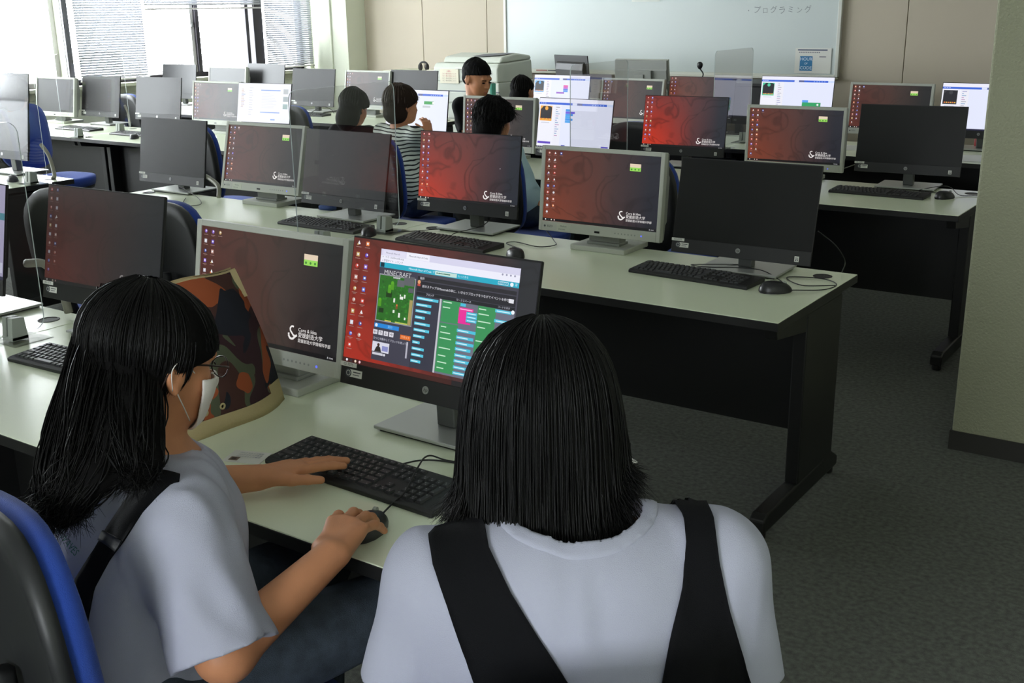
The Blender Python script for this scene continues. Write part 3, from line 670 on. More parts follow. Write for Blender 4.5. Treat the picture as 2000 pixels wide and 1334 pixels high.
def screen_mesh(W, z0, z1, m):
    k = (W, m.name)
    if k not in SCR: SCR[k] = MB().quadxz(-W, W, z0, z1, 0).mesh('screen', m)
    return SCR[k]
OVL = {}
def all_in_one(x, y, r, t, z, content, label, wp=None, seed=0, sticker=True, ovm=None):
    o = empty('all_in_one_computer', (x, y, .70), r, label, 'computer', 'black all-in-one computers on the desks')
    A = Matrix.Translation((0, 0, z)) @ Matrix.Rotation(-t, 4, 'X'); H = HPM
    link('housing', H['housing'], o, mw=A, bevel=.003); link('front_strip', H['front_strip'], o, mw=A, bevel=.001, seg=1); link('front_glass', H['front_glass'], o, mw=A)
    s = link('screen', screen_mesh(.2445, .048, .322, WP[wp] if wp else M['off']), o, mw=A)
    if content:
        k = (content, seed)
        if k not in OVL: OVL[k] = (game_screen() if content == 'game' else overlay(content, .2445, .048, .322, seed)).mesh('screen_picture', ovm or INKLIT)
        link('screen_picture', OVL[k], s)
    link('badge', H['badge'], o, mw=A @ Matrix.Translation((-.004, 0, .0262)))
    if sticker:
        a = link('asset_label', H['asset_label'], o, mw=A @ Matrix.Translation((-.2248, 0, .0388))); link('label_print', H['asset_text'], a)
        a = link('round_sticker', H['round_sticker'], o, mw=A @ Matrix.Translation((-.2075, 0, .0258))); link('label_print', H['round_print'], a)
        a = link('small_label', H['small_label'], o, mw=A @ Matrix.Translation((.2, 0, .020))); link('label_print', H['small_print'], a)
    link('stand_base', H['base'], o, bevel=.0015, seg=1)
    link('stand_neck', H['neck'], o, bevel=.003)
    return o
EZ = {}
def ez_meshes():
    H = EZ
    H['housing'] = MB().prism([(.014, .004), (.014, .314), (.045, .314), (.052, .24), (.06, .23), (.06, .07), (.05, .06), (.045, .004)], -.252, .252, 'x').mesh('housing', M['eizod'])
    fr = MB()
    for a in ((-.256, -.2405, 0, .318), (.2405, .256, 0, .318), (-.2405, .2405, .303, .318), (-.2405, .2405, 0, .0365)): fr.box(a[0], a[1], 0, .026, a[2], a[3])
    H['bezel'] = fr.mesh('bezel', M['eizo'])
    H['back'] = MB().box(-.115, .115, .058, .085, .08, .23).box(-.045, .045, .084, .094, .12, .2).mesh('rear_cover', M['eizod'])
    H['base'] = MB().box(-.115, .115, 0, .19, 0, .02).mesh('stand_base', M['eizo'])
    H['neck'] = MB().box(-.066, .066, .055, .105, .0195, .16).box(-.07, .07, .045, .115, .0195, .03).mesh('stand_neck', M['eizod'])
    H['buttons'] = MB()
    for k in range(7): H['buttons'].disc(.075+.0135*k, .017, .003, -.0004, n=8)
    H['buttons'] = H['buttons'].mesh('touch_buttons', M['eizod'])
    H['sensor'] = MB().box(-.012, .010, -.0005, .001, .010, .0175).mesh('sensor_window', M['off'])
    H['led'] = MB().disc(.182, .017, .0032, -.0006, n=10).mesh('power_light', mat('power_led', (90, 110, 255), .4, emit=(90, 100, 240), es=1.2))
    H['logo'] = MB().text('EIZO', -.205, .018, .011, -.0004).disc(-.228, .018, .0042, -.0004, n=10).mesh('maker_print', M['ink'])
    H['label'] = MB().box(-.175, -.115, -.0006, .0002, .004, .030).mesh('clear_label', mat('clear_label', (186, 190, 176), .35))
    H['labelp'] = MB().text('FlexScan', -.145, .022, .008, -.001).text('EV2116W', -.152, .010, .007, -.001).mesh('label_print', M['ink'])
ez_meshes()
def grey_monitor(x, y, r, t, z, content, label, wp='grey', seed=1):
    o = empty('desktop_monitor', (x, y, .70), r, label, 'monitor', 'grey desktop monitors standing between the computers')
    A = Matrix.Translation((0, 0, z)) @ Matrix.Rotation(-t, 4, 'X'); H = EZ
    link('housing', H['housing'], o, mw=A, bevel=.004); link('bezel', H['bezel'], o, mw=A, bevel=.0015, seg=1); link('rear_cover', H['back'], o, mw=A, bevel=.004)
    me = MB().quadxz(-.2405, .2405, .0365, .303, .004).mesh('screen', WP[wp] if wp else M['offm']) if (wp, 'e') not in SCR else SCR[(wp, 'e')]
    SCR[(wp, 'e')] = me; s = link('screen', me, o, mw=A)
    if content:
        k = (content, seed, 'e')
        if k not in OVL: OVL[k] = overlay(content, .2405, .0375, .302, seed).mesh('screen_picture', INKLIT)
        link('screen_picture', OVL[k], s, loc=(0, .004, 0))
    link('stand_base', H['base'], o, bevel=.003); link('stand_neck', H['neck'], o, bevel=.003)
    link('touch_buttons', H['buttons'], o, mw=A); link('sensor_window', H['sensor'], o, mw=A); link('power_light', H['led'], o, mw=A); link('maker_print', H['logo'], o, mw=A)
    a = link('clear_label', H['label'], o, mw=A); link('label_print', H['labelp'], a)
    return o
AIO, EIZ = all_in_one, grey_monitor
# nearest row
AIO(-1.399, 1.683, -.009, .221, .088, 'game', 'computer between the two girls showing a web page with green game and code blocks', 'front')
EIZ(-1.948, 1.733, -.007, .177, .072, 'desk3', 'grey monitor behind the camouflage tote bag', 'grey', 2)
AIO(-2.647, 1.780, .031, .207, .095, 'deskdim', 'dim reddish computer behind the head of the girl with glasses', 'dull', 3)
AIO(-3.262, 1.72, 0, .19, .09, 'lilac', 'computer cut by the left frame edge in the nearest row, pale lilac screen')
# second row
AIO(-1.46, 3.42, .03, .22, .055, None, 'dark switched-off computer on the right desk of the second row, behind a keyboard and mouse')
EIZ(-2.045, 3.48, .014, .099, .062, 'desk3', 'largest-looking grey monitor of the second row, desktop icons and logo lit', 'warm', 5)
AIO(-2.69, 3.532, .025, .134, .075, 'desk', 'bright red computer in the middle of the second row, in front of the curly-haired child', 'bright', 4)
AIO(-3.32, 3.475, -.02, .20, .058, None, 'dark computer with faint picture in front of the striped-shirt child', 'faint')
EIZ(-3.921, 3.555, .016, .24, .066, 'desk3', 'grey monitor of the second row toward the windows, reddish brown desktop', 'grey', 6)
AIO(-4.599, 3.595, .009, .165, .045, None, 'blank charcoal-grey computer at the aisle end of the second row')
AIO(-6.02, 3.56, 0, .15, .09, None, 'pale glaring computer at the left frame edge on the desk across the aisle')
# third row
AIO(-1.491, 5.461, .06, .148, .076, None, 'switched-off black computer beside the stucco column')
EIZ(-2.053, 5.44, .038, .03, .06, 'desk3', 'grey monitor of the third row next to the column-side black computer', 'warm', 7)
AIO(-2.764, 5.62, .06, .16, .068, 'desk', 'vivid red computer in the third row under the clear reflecting divider', 'vivid', 8)
AIO(-3.283, 5.295, -.041, .16, .061, 'editor', 'computer showing white code editor with stacked blue blocks, third row', None, 0)
EIZ(-3.849, 5.38, .024, .083, .055, 'desk3', 'grey monitor that the curly-haired child hides in part', 'grey', 9)
AIO(-4.5, 5.40, 0, .15, .07, 'editor', 'white code editor screen beside the brown-haired head, green block visible', None, 5)
AIO(-6.06, 5.58, .09, .2, .06, 'page', 'computer by the aisle showing a white web page, third row left', None, 2)
EIZ(-6.58, 5.60, .03, .15, .066, 'desk3', 'faded grey monitor beside the white web page screen', 'grey', 12)
AIO(-7.22, 5.58, .07, .169, .075, None, 'blank mid-grey computer in front of the raised blind')
AIO(-7.97, 5.60, 0, .171, .068, None, 'darkest blank computer near the blue chair, standing before the lowered blind')
EIZ(-8.47, 5.52, .03, .16, .06, None, 'switched-off grey-framed monitor directly above the blue chair', None)
AIO(-9.06, 5.50, 0, .15, .075, None, 'blue-grey blank computer at the window wall, left frame edge')
# fourth row
AIO(-8.96, 7.20, .0, .148, .066, None, 'bright glaring blank computer standing before the window mullion')
EIZ(-8.22, 7.15, .0, .15, .066, None, 'pale glaring wide monitor under the bright window pane', None)
AIO(-7.82, 7.26, -.02, .153, .085, None, 'pale bluish glaring computer below the thick dark window post')
AIO(-7.16, 7.20, .05, .165, .055, None, 'blank navy-grey computer in front of the corner pillar')
EIZ(-6.42, 7.08, -.02, .153, .067, 'desk3', 'small reddish grey-framed monitor behind the dark-haired child', 'grey', 13)
AIO(-5.93, 7.10, 0, .15, .07, None, 'blank purple-grey computer in front of the copier')
AIO(-4.46, 7.02, -.03, .152, .068, 'editor', 'code editor screen with pink and violet blocks, behind the short-haired child', None, 3)
EIZ(-3.894, 7.06, -.03, .16, .061, 'desk3', 'grey monitor seen through two clear divider edges, fourth row', 'grey', 14)
AIO(-3.38, 7.12, 0, .15, .072, 'desk', 'orange-brown computer under the microphone, fourth row', 'warm', 15)
AIO(-2.72, 7.18, .03, .14, .085, 'editor', 'code editor screen with green blocks under the HOUR OF CODE poster', None, 1)
EIZ(-2.073, 7.07, .015, .147, .073, 'desk3', 'grey monitor of the fourth row behind the black column-side computer', 'grey', 16)
AIO(-1.53, 7.10, 0, .15, .075, 'editor', 'code editor screen half hidden by the stucco column', None, 2)

# ============================================================ keyboards and mice
KB = {}
def kb_meshes():
    W, D = .475, .146
    KB['body'] = MB().prism([(0, 0), (0, .009), (.010, .0125), (D-.012, .0185), (D, .018), (D, 0)], -W/2, W/2, 'x').mesh('body', M['kb'])
    KB['pad'] = MB().box(-W/2+.004, W/2-.004, .012, D-.006, .011, .0125).mesh('key_bed', M['kb'])
    keys = []; u = .0187; x0 = -W/2+.012
    def z(y): return .0125+(y-.01)/(D-.02)*.006
    rows = [(.016, [1.3, 1, 1.1, 1.1, 4.2, 1.1, 1.1, 1.1, 1.3, 1.8]), (.037, [2.2]+[1]*10+[1, 2.8-.9]), (.0575, [1.8]+[1]*11+[1, 1.3]), (.078, [1.5]+[1]*12+[1.6-.0]), (.0985, [1]*13+[2.1]), (.1215, [1, .4]+[1]*4+[.3]+[1]*4+[.3]+[1]*4)]
    for ri, (y, ws) in enumerate(rows):
        tot = sum(ws); k = 15.1/tot; x = x0; h = .0175 if ri < 5 else .0135
        for w_ in ws:
            if w_ >= .9 or ri < 5: keys.append((x, x+w_*k*u-.0032, y, y+h))
            x += w_*k*u
    x = x0+15.1*u+.006
    for ri, y in enumerate((.1215, .0985, .078)):
        for c in range(3): keys.append((x+c*u, x+c*u+u-.0032, y, y+(.0135 if ri == 0 else .0175)))
    keys.append((x+u, x+2*u-.0032, .037, .0545))
    for c in range(3): keys.append((x+c*u, x+(c+1)*u-.0032, .016, .0335))
    x += 3*u+.006
    for ri, y in enumerate((.0985, .078, .0575, .037, .016)):
        for c in range(4):
            if c == 3 and ri in (2, 4): continue
            if ri == 4 and c == 1: continue
            w_ = 2*u-.0032 if (ri == 4 and c == 0) else u-.0032; hh = .038 if (c == 3 and ri in (1, 3)) else .0175
            keys.append((x+c*u, x+c*u+w_, y if hh < .02 else y-.0205, y+.0175))
    KB['keys'] = keys; KB['z'] = z
    r = random.Random(2); allk = MB()
    KB['shapes'] = {}
    for a, b, c, d in keys:
        w_, h = round(b-a, 4), round(d-c, 4)
        if (w_, h) not in KB['shapes']:
            mk = MB(); i = .0022
            v = [(-w_/2, -h/2, 0), (w_/2, -h/2, 0), (w_/2, h/2, 0), (-w_/2, h/2, 0), (-w_/2+i, -h/2+i, .0042), (w_/2-i, -h/2+i, .0042), (w_/2-i, h/2-i*.6, .0046), (-w_/2+i, h/2-i*.6, .0046)]
            f = [(0, 1, 5, 4), (1, 2, 6, 5), (2, 3, 7, 6), (3, 0, 4, 7), (4, 5, 6, 7)]
            mk.add(v, f); mk.quadxy(-w_/2+.0045, -w_/2+.0065, h/2-.0075, h/2-.0050, .0050, mi=1)
            if h > .015: mk.quadxy(w_/2-.0070, w_/2-.0048, -h/2+.0045, -h/2+.0065, .0048, mi=1)
            KB['shapes'][(w_, h)] = mk
        allk.add([(x+(a+b)/2, y+(c+d)/2, z_+z((c+d)/2)) for x, y, z_ in KB['shapes'][(w_, h)].v], KB['shapes'][(w_, h)].f[:5], 0)
    KB['meshes'] = {k: v.mesh('key', [M['key'], M['keytxt']]) for k, v in KB['shapes'].items()}
    KB['all'] = allk.mesh('keys', M['key'])
kb_meshes()
def keyboard(x, y, rz, label, fine=False, zt=.70):
    o = empty('keyboard', (x, y, zt), rz, label, 'keyboard', 'black wired keyboards'); o.scale = (.937, .90, 1)
    link('body', KB['body'], o, loc=(0, -.073, 0), bevel=.002); 
    if fine:
        for a, b, c, d in KB['keys']:
            link('key', KB['meshes'][(round(b-a, 4), round(d-c, 4))], o, loc=((a+b)/2, (c+d)/2-.073, KB['z']((c+d)/2)-.0005))
    else: setp(link('keys', KB['all'], o, loc=(0, -.073, -.0005)), kind='stuff')
    return o
keyboard(-1.381, 1.472, math.radians(-2), 'keyboard under the hand of the girl with glasses', True)
keyboard(-2.478, 1.600, math.radians(2.5), 'keyboard partly hidden behind the head of the girl with glasses', True)
keyboard(-1.566, 3.315, math.radians(-3.5), 'keyboard in front of the switched-off computer on the second row right desk')
keyboard(-2.615, 3.320, math.radians(-2.5), 'keyboard in front of the bright red computer, second row')
keyboard(-3.285, 3.335, math.radians(-1), 'keyboard lying left of the clear divider base, second row')
keyboard(-1.555, 5.270, math.radians(-1), 'keyboard beside the stucco column, third row')
keyboard(-7.83, 5.30, 0, 'keyboard on the window-side desk behind the blue chair')
keyboard(-7.07, 5.25, 0, 'keyboard partly hidden by the blank charcoal computer, third row left')
keyboard(-7.02, 6.98, .1, 'keyboard under the navy-grey computer by the pillar')
Vm = []
def mouse_mesh():
    V = []; n, k = 14, 10
    for i in range(k+1):
        a = i/k*PI/2
        for j in range(n):
            b = 2*PI*j/n; ex = math.cos(b); ey = math.sin(b); w_ = .031*(1-.12*(ey > 0)*ey)
            V.append((ex*w_*math.sin(a)**.75 if i else 0, ey*.054*math.sin(a)**.75 if i else 0, .036*math.cos(a)**.8*(1-.22*ey*math.sin(a)) if i < k else .004))
    V += [(x*.94, y*.94, 0) for x, y, z in V[-n:]]
    F = [(i*n+j, (i+1)*n+j, (i+1)*n+(j+1) % n, i*n+(j+1) % n) for i in range(k+1) for j in range(n)]+[tuple(range((k+1)*n, (k+2)*n))]
    mb = MB().add(V, F); me = mb.mesh('mouse_shell', M['mouse'], True); return me
MOUSE = mouse_mesh(); WHEEL = MB().cyl((-.003, .028, .029), (.003, .028, .029), .007, n=12).mesh('scroll_wheel', M['bracket'])
def mouse(x, y, rz, label, zt=.70):
    o = empty('computer_mouse', (x, y, zt), rz, label, 'mouse', 'black wired mice'); link('shell', MOUSE, o); link('scroll_wheel', WHEEL, o); return o
mouse(-1.222, 1.298, .22, 'mouse under the right hand of the girl with glasses')
mouse(-1.262, 3.262, -.9, 'mouse right of the keyboard near the bare end of the second row desk')
mouse(-2.262, 3.262, 1.0, 'mouse with coiled cable in front of the largest grey monitor')
mouse(-3.00, 3.290, .5, 'mouse touching the base of the clear divider, second row')
mouse(-1.262, 5.300, -.6, 'mouse beside the stucco column')
mouse(-5.72, 3.42, 1.2, 'mouse on the desk across the aisle at the left frame edge')
mouse(-6.88, 5.10, .6, 'mouse behind the top edge of the blank charcoal computer')
def cable(pts, r, label, m='cable', n=6, name='cable'):
    return setp(obj(name, MB().tube(cable_pts(pts), r, n), M[m], smooth=True), label, 'cable')
cable([(-1.233, 1.349, .712), on(766, 984, 2, .706), on(790, 962, 2, .724), on(806, 932, 2, .728), on(819, 908, 2, .727), on(829, 894, 2, .720), on(843, 890, 2, .712), on(868, 898, 2, .704), on(905, 905, 2, .703), on(960, 915, 2, .703)], .0019, 'mouse cable crossing the number pad of the nearest keyboard')
cable([(-1.36, 1.540, .708), (-1.33, 1.60, .704), (-1.22, 1.64, .703), (-1.12, 1.70, .703)], .0018, 'keyboard cable leaving the back of the nearest keyboard')
cable([(-1.245, 3.30, .712), (-1.30, 3.40, .704), (-1.38, 3.44, .72), (-1.46, 3.43, .722), (-1.54, 3.38, .724), (-1.62, 3.40, .72), (-1.50, 3.50, .715), (-1.42, 3.58, .704)], .0018, 'thin cable looping over the second row keyboard toward its mouse')
cable([(-1.22, 3.29, .706), (-1.14, 3.36, .703), (-1.13, 3.45, .703), (-1.20, 3.50, .703), (-1.30, 3.46, .703), (-1.22, 3.38, .703), (-1.125, 3.42, .706)], .0018, 'thin cable looped near the grommet on the bare desk end')
cable([(-1.17, 3.62, .703), (-1.14, 3.55, .76), (-1.16, 3.50, .82), (-1.22, 3.50, .86)], .0018, 'cable arching beside the right edge of the switched-off computer')
cable([(-2.27, 3.31, .710), (-2.33, 3.38, .704), (-2.42, 3.43, .704), (-2.40, 3.47, .704), (-2.28, 3.44, .704), (-2.24, 3.50, .704), (-2.30, 3.58, .704), (-2.38, 3.62, .76), (-2.36, 3.63, .84)], .0018, 'coiled mouse cable behind the second row red computer')
cable([(-2.66, 3.39, .71), (-2.68, 3.45, .715), (-2.60, 3.52, .74), (-2.58, 3.58, .78)], .0017, 'cable standing up behind the keyboard of the red computer')
cable([(-2.95, 3.34, .708), (-2.90, 3.42, .704), (-2.84, 3.50, .704), (-2.78, 3.56, .704), (-2.80, 3.60, .704), (-2.86, 3.58, .703)], .0016, 'cable on the desk by the divider base')
cable([(-4.40, 3.52, .704), (-4.30, 3.42, .704), (-4.22, 3.36, .704), (-4.18, 3.42, .704), (-4.30, 3.52, .704), (-4.44, 3.58, .72), (-4.55, 3.60, .74)], .0018, 'black cable loop beneath the charcoal-grey computer')
cable([(-4.40, 3.64, .80), (-4.33, 3.62, .79), (-4.25, 3.60, .76), (-4.23, 3.58, .71)], .011, 'grey sleeved cable bundle right of the charcoal-grey computer', 'gcable', 8, 'cable_bundle')
cable([(-3.07, 1.84, .86), (-3.00, 1.86, .86), (-2.955, 1.87, .80), (-2.945, 1.88, .715)], .013, 'grey sleeved cable bundle near the desk grommet at the left edge', 'gcable', 8, 'cable_bundle')
cable([(-5.72, 3.62, .88), (-5.66, 3.62, .82), (-5.60, 3.60, .72), (-5.59, 3.58, .705)], .011, 'grey sleeved cable bundle beside the glaring left-edge computer', 'gcable', 8, 'cable_bundle')
cable([(-7.74, 5.68, .86), (-7.68, 5.66, .80), (-7.62, 5.62, .71)], .010, 'grey cable bundle beside the darkest blank computer', 'gcable', 8, 'cable_bundle')
cable([(-1.24, 5.33, .71), (-1.30, 5.42, .704), (-1.42, 5.44, .704), (-1.30, 5.48, .73), (-1.22, 5.40, .705), (-1.14, 5.44, .704)], .0018, 'mouse cable loops beside the stucco column')
cable([(-1.75, 5.62, .80), (-1.90, 5.64, .74), (-1.95, 5.66, .76), (-2.05, 5.66, .80)], .0024, 'pale cable sagging between the third row screens', 'gcable')
cable([(-7.10, 7.12, .71), (-7.0, 7.16, .76), (-6.94, 7.20, .74), (-6.90, 7.2, .705)], .0025, 'black cables by the navy-grey computer')
cable([(-1.95, 1.86, .702), (-1.80, 1.89, .702), (-1.62, 1.88, .702), (-1.5, 1.87, .702)], .004, 'dark power cable lying behind the nearest grey monitor')

# ============================================================ clear dividers
def rrect(w, h, r, n=6):
    P = []
    for cx, cz, a0 in ((w-r, h-r, 0), (r, h-r, 90), (r, r, 180), (w-r, r, 270)):
        for k in range(n+1): a = math.radians(a0+90*k/n); P.append((cx+r*math.cos(a), cz+r*math.sin(a)))
    return P
PA = MB().prism(rrect(.58, .585, .035), -.0022, .0022, 'x'); PA.mi = [0, 0]+[1]*(len(PA.f)-2)
PA = PA.mesh('clear_panel', [M['acry'], M['acryedge']])
BR = MB().prism([(0, 0), (.052, 0), (.046, .062), (.008, .066)], -.024, -.003, 'x').prism([(0, 0), (.052, 0), (.046, .062), (.008, .066)], .003, .024, 'x').box(-.024, .024, 0, .052, 0, .012).mesh('bracket', M['bracket'])
FT = MB().box(-.07, .07, 0, .12, 0, .004).mesh('clear_foot', M['acry'])
def divider(x, y0, label, zt=.70):
    o = empty('clear_desk_divider', (x, y0, zt), 0, label, 'divider', 'clear upright dividers between the seats')
    link('clear_panel', PA, o, loc=(0, 0, .015))
    for y in (.10, .46): link('bracket', BR, o, loc=(0, y, .004), bevel=.002)
    for y in (.08, .44): link('clear_foot', FT, o, loc=(0, y, 0))
    return o
divider(-2.86, 1.165, 'clear divider with grey bracket at the left edge of the nearest row')
divider(-2.985, 2.885, 'clear divider standing in front of the striped-shirt child')
divider(-2.93, 4.72, 'clear divider in front of the white code editor with blue blocks')
divider(-2.93, 6.38, 'clear reflecting divider left of the poster, fourth row')
divider(-7.32, 4.82, 'clear divider behind the empty blue chair')
divider(-5.53, 2.93, 'clear divider at the left frame edge across the aisle')

# ============================================================ office chairs
def pad(w, h, th, dome=.35, n=40, rings=7, p=3.2, bow=0.0):
    V = []; F = []
    def ring(s, z):
        for k in range(n):
            a = 2*PI*k/n; c, s_ = math.cos(a), math.sin(a); rr = (abs(c)**p+abs(s_)**p)**(-1/p)
            X, Y = c*rr*w/2*s, s_*rr*h/2*s; V.append((X, Y, z+bow*(X/(w/2))**2))
    for i in range(rings):
        s = (i+.001)/(rings-1) if i < rings-1 else 1; ring(s*.995, th/2*(1-dome*s**3))
    ring(1.0, 0.0); 
    for i in range(rings-1, -1, -1): s = (i+.001)/(rings-1) if i < rings-1 else 1; ring(s*.97, -th/2)
    m_ = 2*rings+1
    F = [(i*n+k, i*n+(k+1) % n, (i+1)*n+(k+1) % n, (i+1)*n+k)[::-1] for i in range(m_-1) for k in range(n)]
    F += [tuple(range(n)), tuple(reversed(range((m_-1)*n, m_*n)))]
    return V, F
CH = {}
def chair_meshes():
    def tr(VF, Mx, m_, name):
        v = [tuple(Mx @ Vector(p)) for p in VF[0]]; return MB().add(v, VF[1]).mesh(name, m_, True)
    up = Matrix.Rotation(PI/2, 4, 'X')
    CH['cushion'] = tr(pad(.42, .44, .055, .5, bow=-.035), Matrix.Translation((0, -.232, .745)) @ Matrix.Rotation(.10, 4, 'X') @ Matrix.Scale(-1, 4, (0, 1, 0)) @ up, M['blue'], 'back_cushion')
    CH['shell'] = tr(pad(.425, .445, .030, .3, bow=-.035), Matrix.Translation((0, -.262, .743)) @ Matrix.Rotation(.10, 4, 'X') @ Matrix.Scale(-1, 4, (0, 1, 0)) @ up, M['shell'], 'back_shell')
    CH['seat'] = tr(pad(.46, .44, .07, .4, bow=.01), Matrix.Translation((0, 0, .455)), M['blue'], 'seat_cushion')
    CH['pan'] = tr(pad(.44, .42, .035, .2), Matrix.Translation((0, 0, .418)), M['shell'], 'seat_pan')
    b = MB(); b.tube([(0, -.05, .40), (0, -.18, .40), (0, -.26, .43), (0, -.295, .52), (0, -.30, .72)], .022, 8); CH['stem'] = b.mesh('back_stem', M['shell'], True)
    CH['column'] = MB().cyl((0, 0, .10), (0, 0, .26), .027).cyl((0, 0, .26), (0, 0, .41), .016).mesh('gas_column', M['steel'])
    CH['base_leg'] = MB().prism([(-.02, .075), (.02, .075), (.016, .115), (-.016, .115)], 0, .28, 'y').mesh('base_leg', M['shell'])
    CH['caster'] = MB().cyl((-.022, .27, .028), (-.006, .27, .028), .028).cyl((.006, .27, .028), (.022, .27, .028), .028).box(-.006, .006, .255, .285, .028, .08).mesh('caster', M['shell'])
chair_meshes()
def chair(x, y, rz, label, dz=0):
    o = empty('office_chair', (x, y, 0), rz, label, 'chair', 'blue office chairs with black shells')
    for k in ('cushion', 'shell', 'seat', 'pan', 'stem'): link(CH[k].name.split('.')[0], CH[k], o, loc=(0, 0, dz))
    link('gas_column', CH['column'], o)
    for k in range(5):
        g = link('base_leg', CH['base_leg'], o, mw=Matrix.Rotation(2*PI*k/5+.3, 4, 'Z'), bevel=.004); link('caster', CH['caster'], g)
    return o
chair(-3.10, 2.66, 0, 'chair with blue rim showing behind the camouflage bag and grey monitor')
chair(-3.68, 2.66, 0, 'chair behind the top left corner of the dim reddish computer')
chair(-3.83, 4.52, 0, 'chair of the striped-shirt child')
chair(-5.13, 4.45, .05, 'empty chair right of the blank charcoal-grey computer, blue seat showing')
chair(-6.86, 4.42, -PI/2+.12, 'empty bright blue chair turned sideways in the left aisle', .03)
chair(-3.12, 4.55, 0, 'chair of the curly-haired child')
def chair_top(px, py, label, y=6.05):
    p = on(px, py, 1, y); return chair(p[0], y+.25, 0, label, p[2]-.965)
chair_top(250, 183, 'black-backed chair between the two blank computers near the window')
chair_top(1246, 237, 'black rounded chair back left of the vivid red computer')
chair_top(572, 206, 'dark blue chair back right of the white web page screen')
chair(-2.30, 4.52, 0, 'chair mostly hidden behind the switched-off second row computer')
chair(-4.06, 6.22, 0, 'chair of the short-haired child in the fourth row')
zt_ = on(830, 139, 1, 9.45)[2]; xc_ = on(812, 139, 1, 9.45)[0]
t = empty('low_cabinet', (xc_, 9.42, 0), 0, 'low pale cabinet against the back wall left of the photocopier', 'cabinet')
obj('cabinet_body', MB().box(-.42, .30, 0, .45, .04, zt_-.02), M['printer'], t, bevel=.004); obj('cabinet_top', MB().box(-.43, .31, -.01, .46, zt_-.02, zt_), M['sill'], t, bevel=.003); obj('plinth', MB().box(-.40, .28, .02, .43, 0, .04), M['steel'], t)
for x_ in (-.235, .115): d_ = obj('cabinet_door', MB().box(x_-.17, x_+.17, -.012, .001, .06, zt_-.05), M['printer'], t, bevel=.003); obj('handle', MB().box(x_+.10, x_+.115, -.022, -.012, .45, .57), M['neck'], d_)
t = empty('headphones', (xc_+.03, 9.55, zt_), .2, 'black headphones standing on the low cabinet left of the photocopier', 'headphones')
obj('headband', MB().tube([(.048*math.cos(a_), 0, .052+.036*math.sin(a_)) for a_ in np.linspace(-.5, PI+.5, 15)], .011, 8), M['shell'], t, smooth=True)
for sx in (-1, 1): obj('ear_cup', MB().cyl((sx*.030, 0, .036), (sx*.050, 0, .036), .034, n=16), M['shell'], t)
setp(obj('folded_paper', MB().box(-.07, .07, -.05, .05, 0, .012), M['paper'], loc=(xc_+.20, 9.52, zt_), bevel=.002), 'beige folded papers on the low cabinet beside the headphones', 'paper')

# ============================================================ copier, side table, lecturer's desk
X0, X1, Yf = -7.24, -6.42, 9.02
t = empty('photocopier', ((X0+X1)/2, Yf, 0), 0, 'white photocopier standing against the back wall beside the standing boy', 'copier'); W = (X1-X0)/2
obj('plinth', MB().box(-W+.03, W-.03, .03, .6, 0, .06), M['printerd'], t)
obj('cabinet', MB().box(-W, W, 0, .62, .06, .86), M['printer'], t, bevel=.01)
obj('scanner_body', MB().prism([(0, .86), (0, 1.0), (.03, 1.04), (.60, 1.06), (.62, .86)], -W*.97, W*.97, 'x'), M['printer'], t, bevel=.015)
obj('lid', MB().prism([(.06, 1.045), (.10, 1.10), (.35, 1.13), (.60, 1.10), (.61, 1.06)], -W*.80, W*.95, 'x'), M['printer'], t, bevel=.02, seg=3)
obj('dark_inset', MB().add([(W*.05, .10, 1.108), (W*.35, .08, 1.106), (W*.80, .16, 1.118), (W*.92, .33, 1.133), (W*.6, .30, 1.133), (W*.2, .2, 1.122)], [(0, 1, 2, 3, 4, 5)]), M['printerd'], t)
for k, (a, b) in enumerate(((.66, .76), (.50, .645), (.34, .485), (.10, .325))):
    d = obj('drawer', MB().box(-W+.02, W-.02, -.012, .02, a, b), M['printer'], t, bevel=.006)
    obj('handle', MB().box(-.06, .06, -.016, -.010, (a+b)/2-.008, (a+b)/2+.006), M['printerd'], d)
obj('panel_gap', MB().box(-W, W, -.002, .01, .765, .775), M['printerd'], t)
obj('control_panel', MB().box(-.10, .16, -.03, .03, .985, 1.0), M['white'], t, bevel=.004)
n = obj('notice', MB().box(-W+.10, -W+.335, -.010, -.008, .845, .985), M['paper'], t)
p = MB().text('お願い', 0, .047, .020, -.0002, (190, 90, 90))
for k in range(4): p.text('コピー機の使用について', 0, .022-.022*k, .0165, -.0002, (180, 110, 100) if k < 2 else (140, 130, 110))
obj('notice_print', p, PRINT, n, loc=(-W+.2175, -.0105, .915))
t = empty('side_table', (-6.22, 8.72, 0), 0, 'low side table with papers right of the standing boy', 'table')
obj('table_top', MB().box(-.24, .24, -.2, .25, .70, .73), M['printer'], t, bevel=.004)
for sx in (-.22, .22):
    for sy in (-.18, .23): obj('leg', MB().cyl((sx, sy, 0), (sx, sy, .70), .014), M['neck'], t)
def bottle(x, y, z, r, h, body, cap, label):
    t = empty('bottle', (x, y, z), 0, label, 'bottle')
    obj('bottle_body', MB().lathe([(r*.9, 0), (r, .01), (r, h*.75), (r*.8, h*.82), (r*.4, h*.86)]), body, t, smooth=True)
    obj('pump_cap', MB().lathe([(r*.5, h*.86), (r*.5, h*.94), (r*.2, h*.95), (r*.2, h)]).box(-r*.9, r*.2, -.008, .008, h*.96, h), cap, t)
TEAL = mat('teal_plastic', (70, 150, 130), .4)
t = empty('dispenser_box', (-6.34, 8.72, .73), 0, 'white and teal dispenser box beside the standing boy', 'dispenser')
obj('box_body', MB().box(-.055, .055, -.04, .04, 0, .16), M['printer'], t, bevel=.006); obj('teal_side', MB().box(.053, .075, -.035, .035, .01, .15), TEAL, t, bevel=.004)
p = MB()
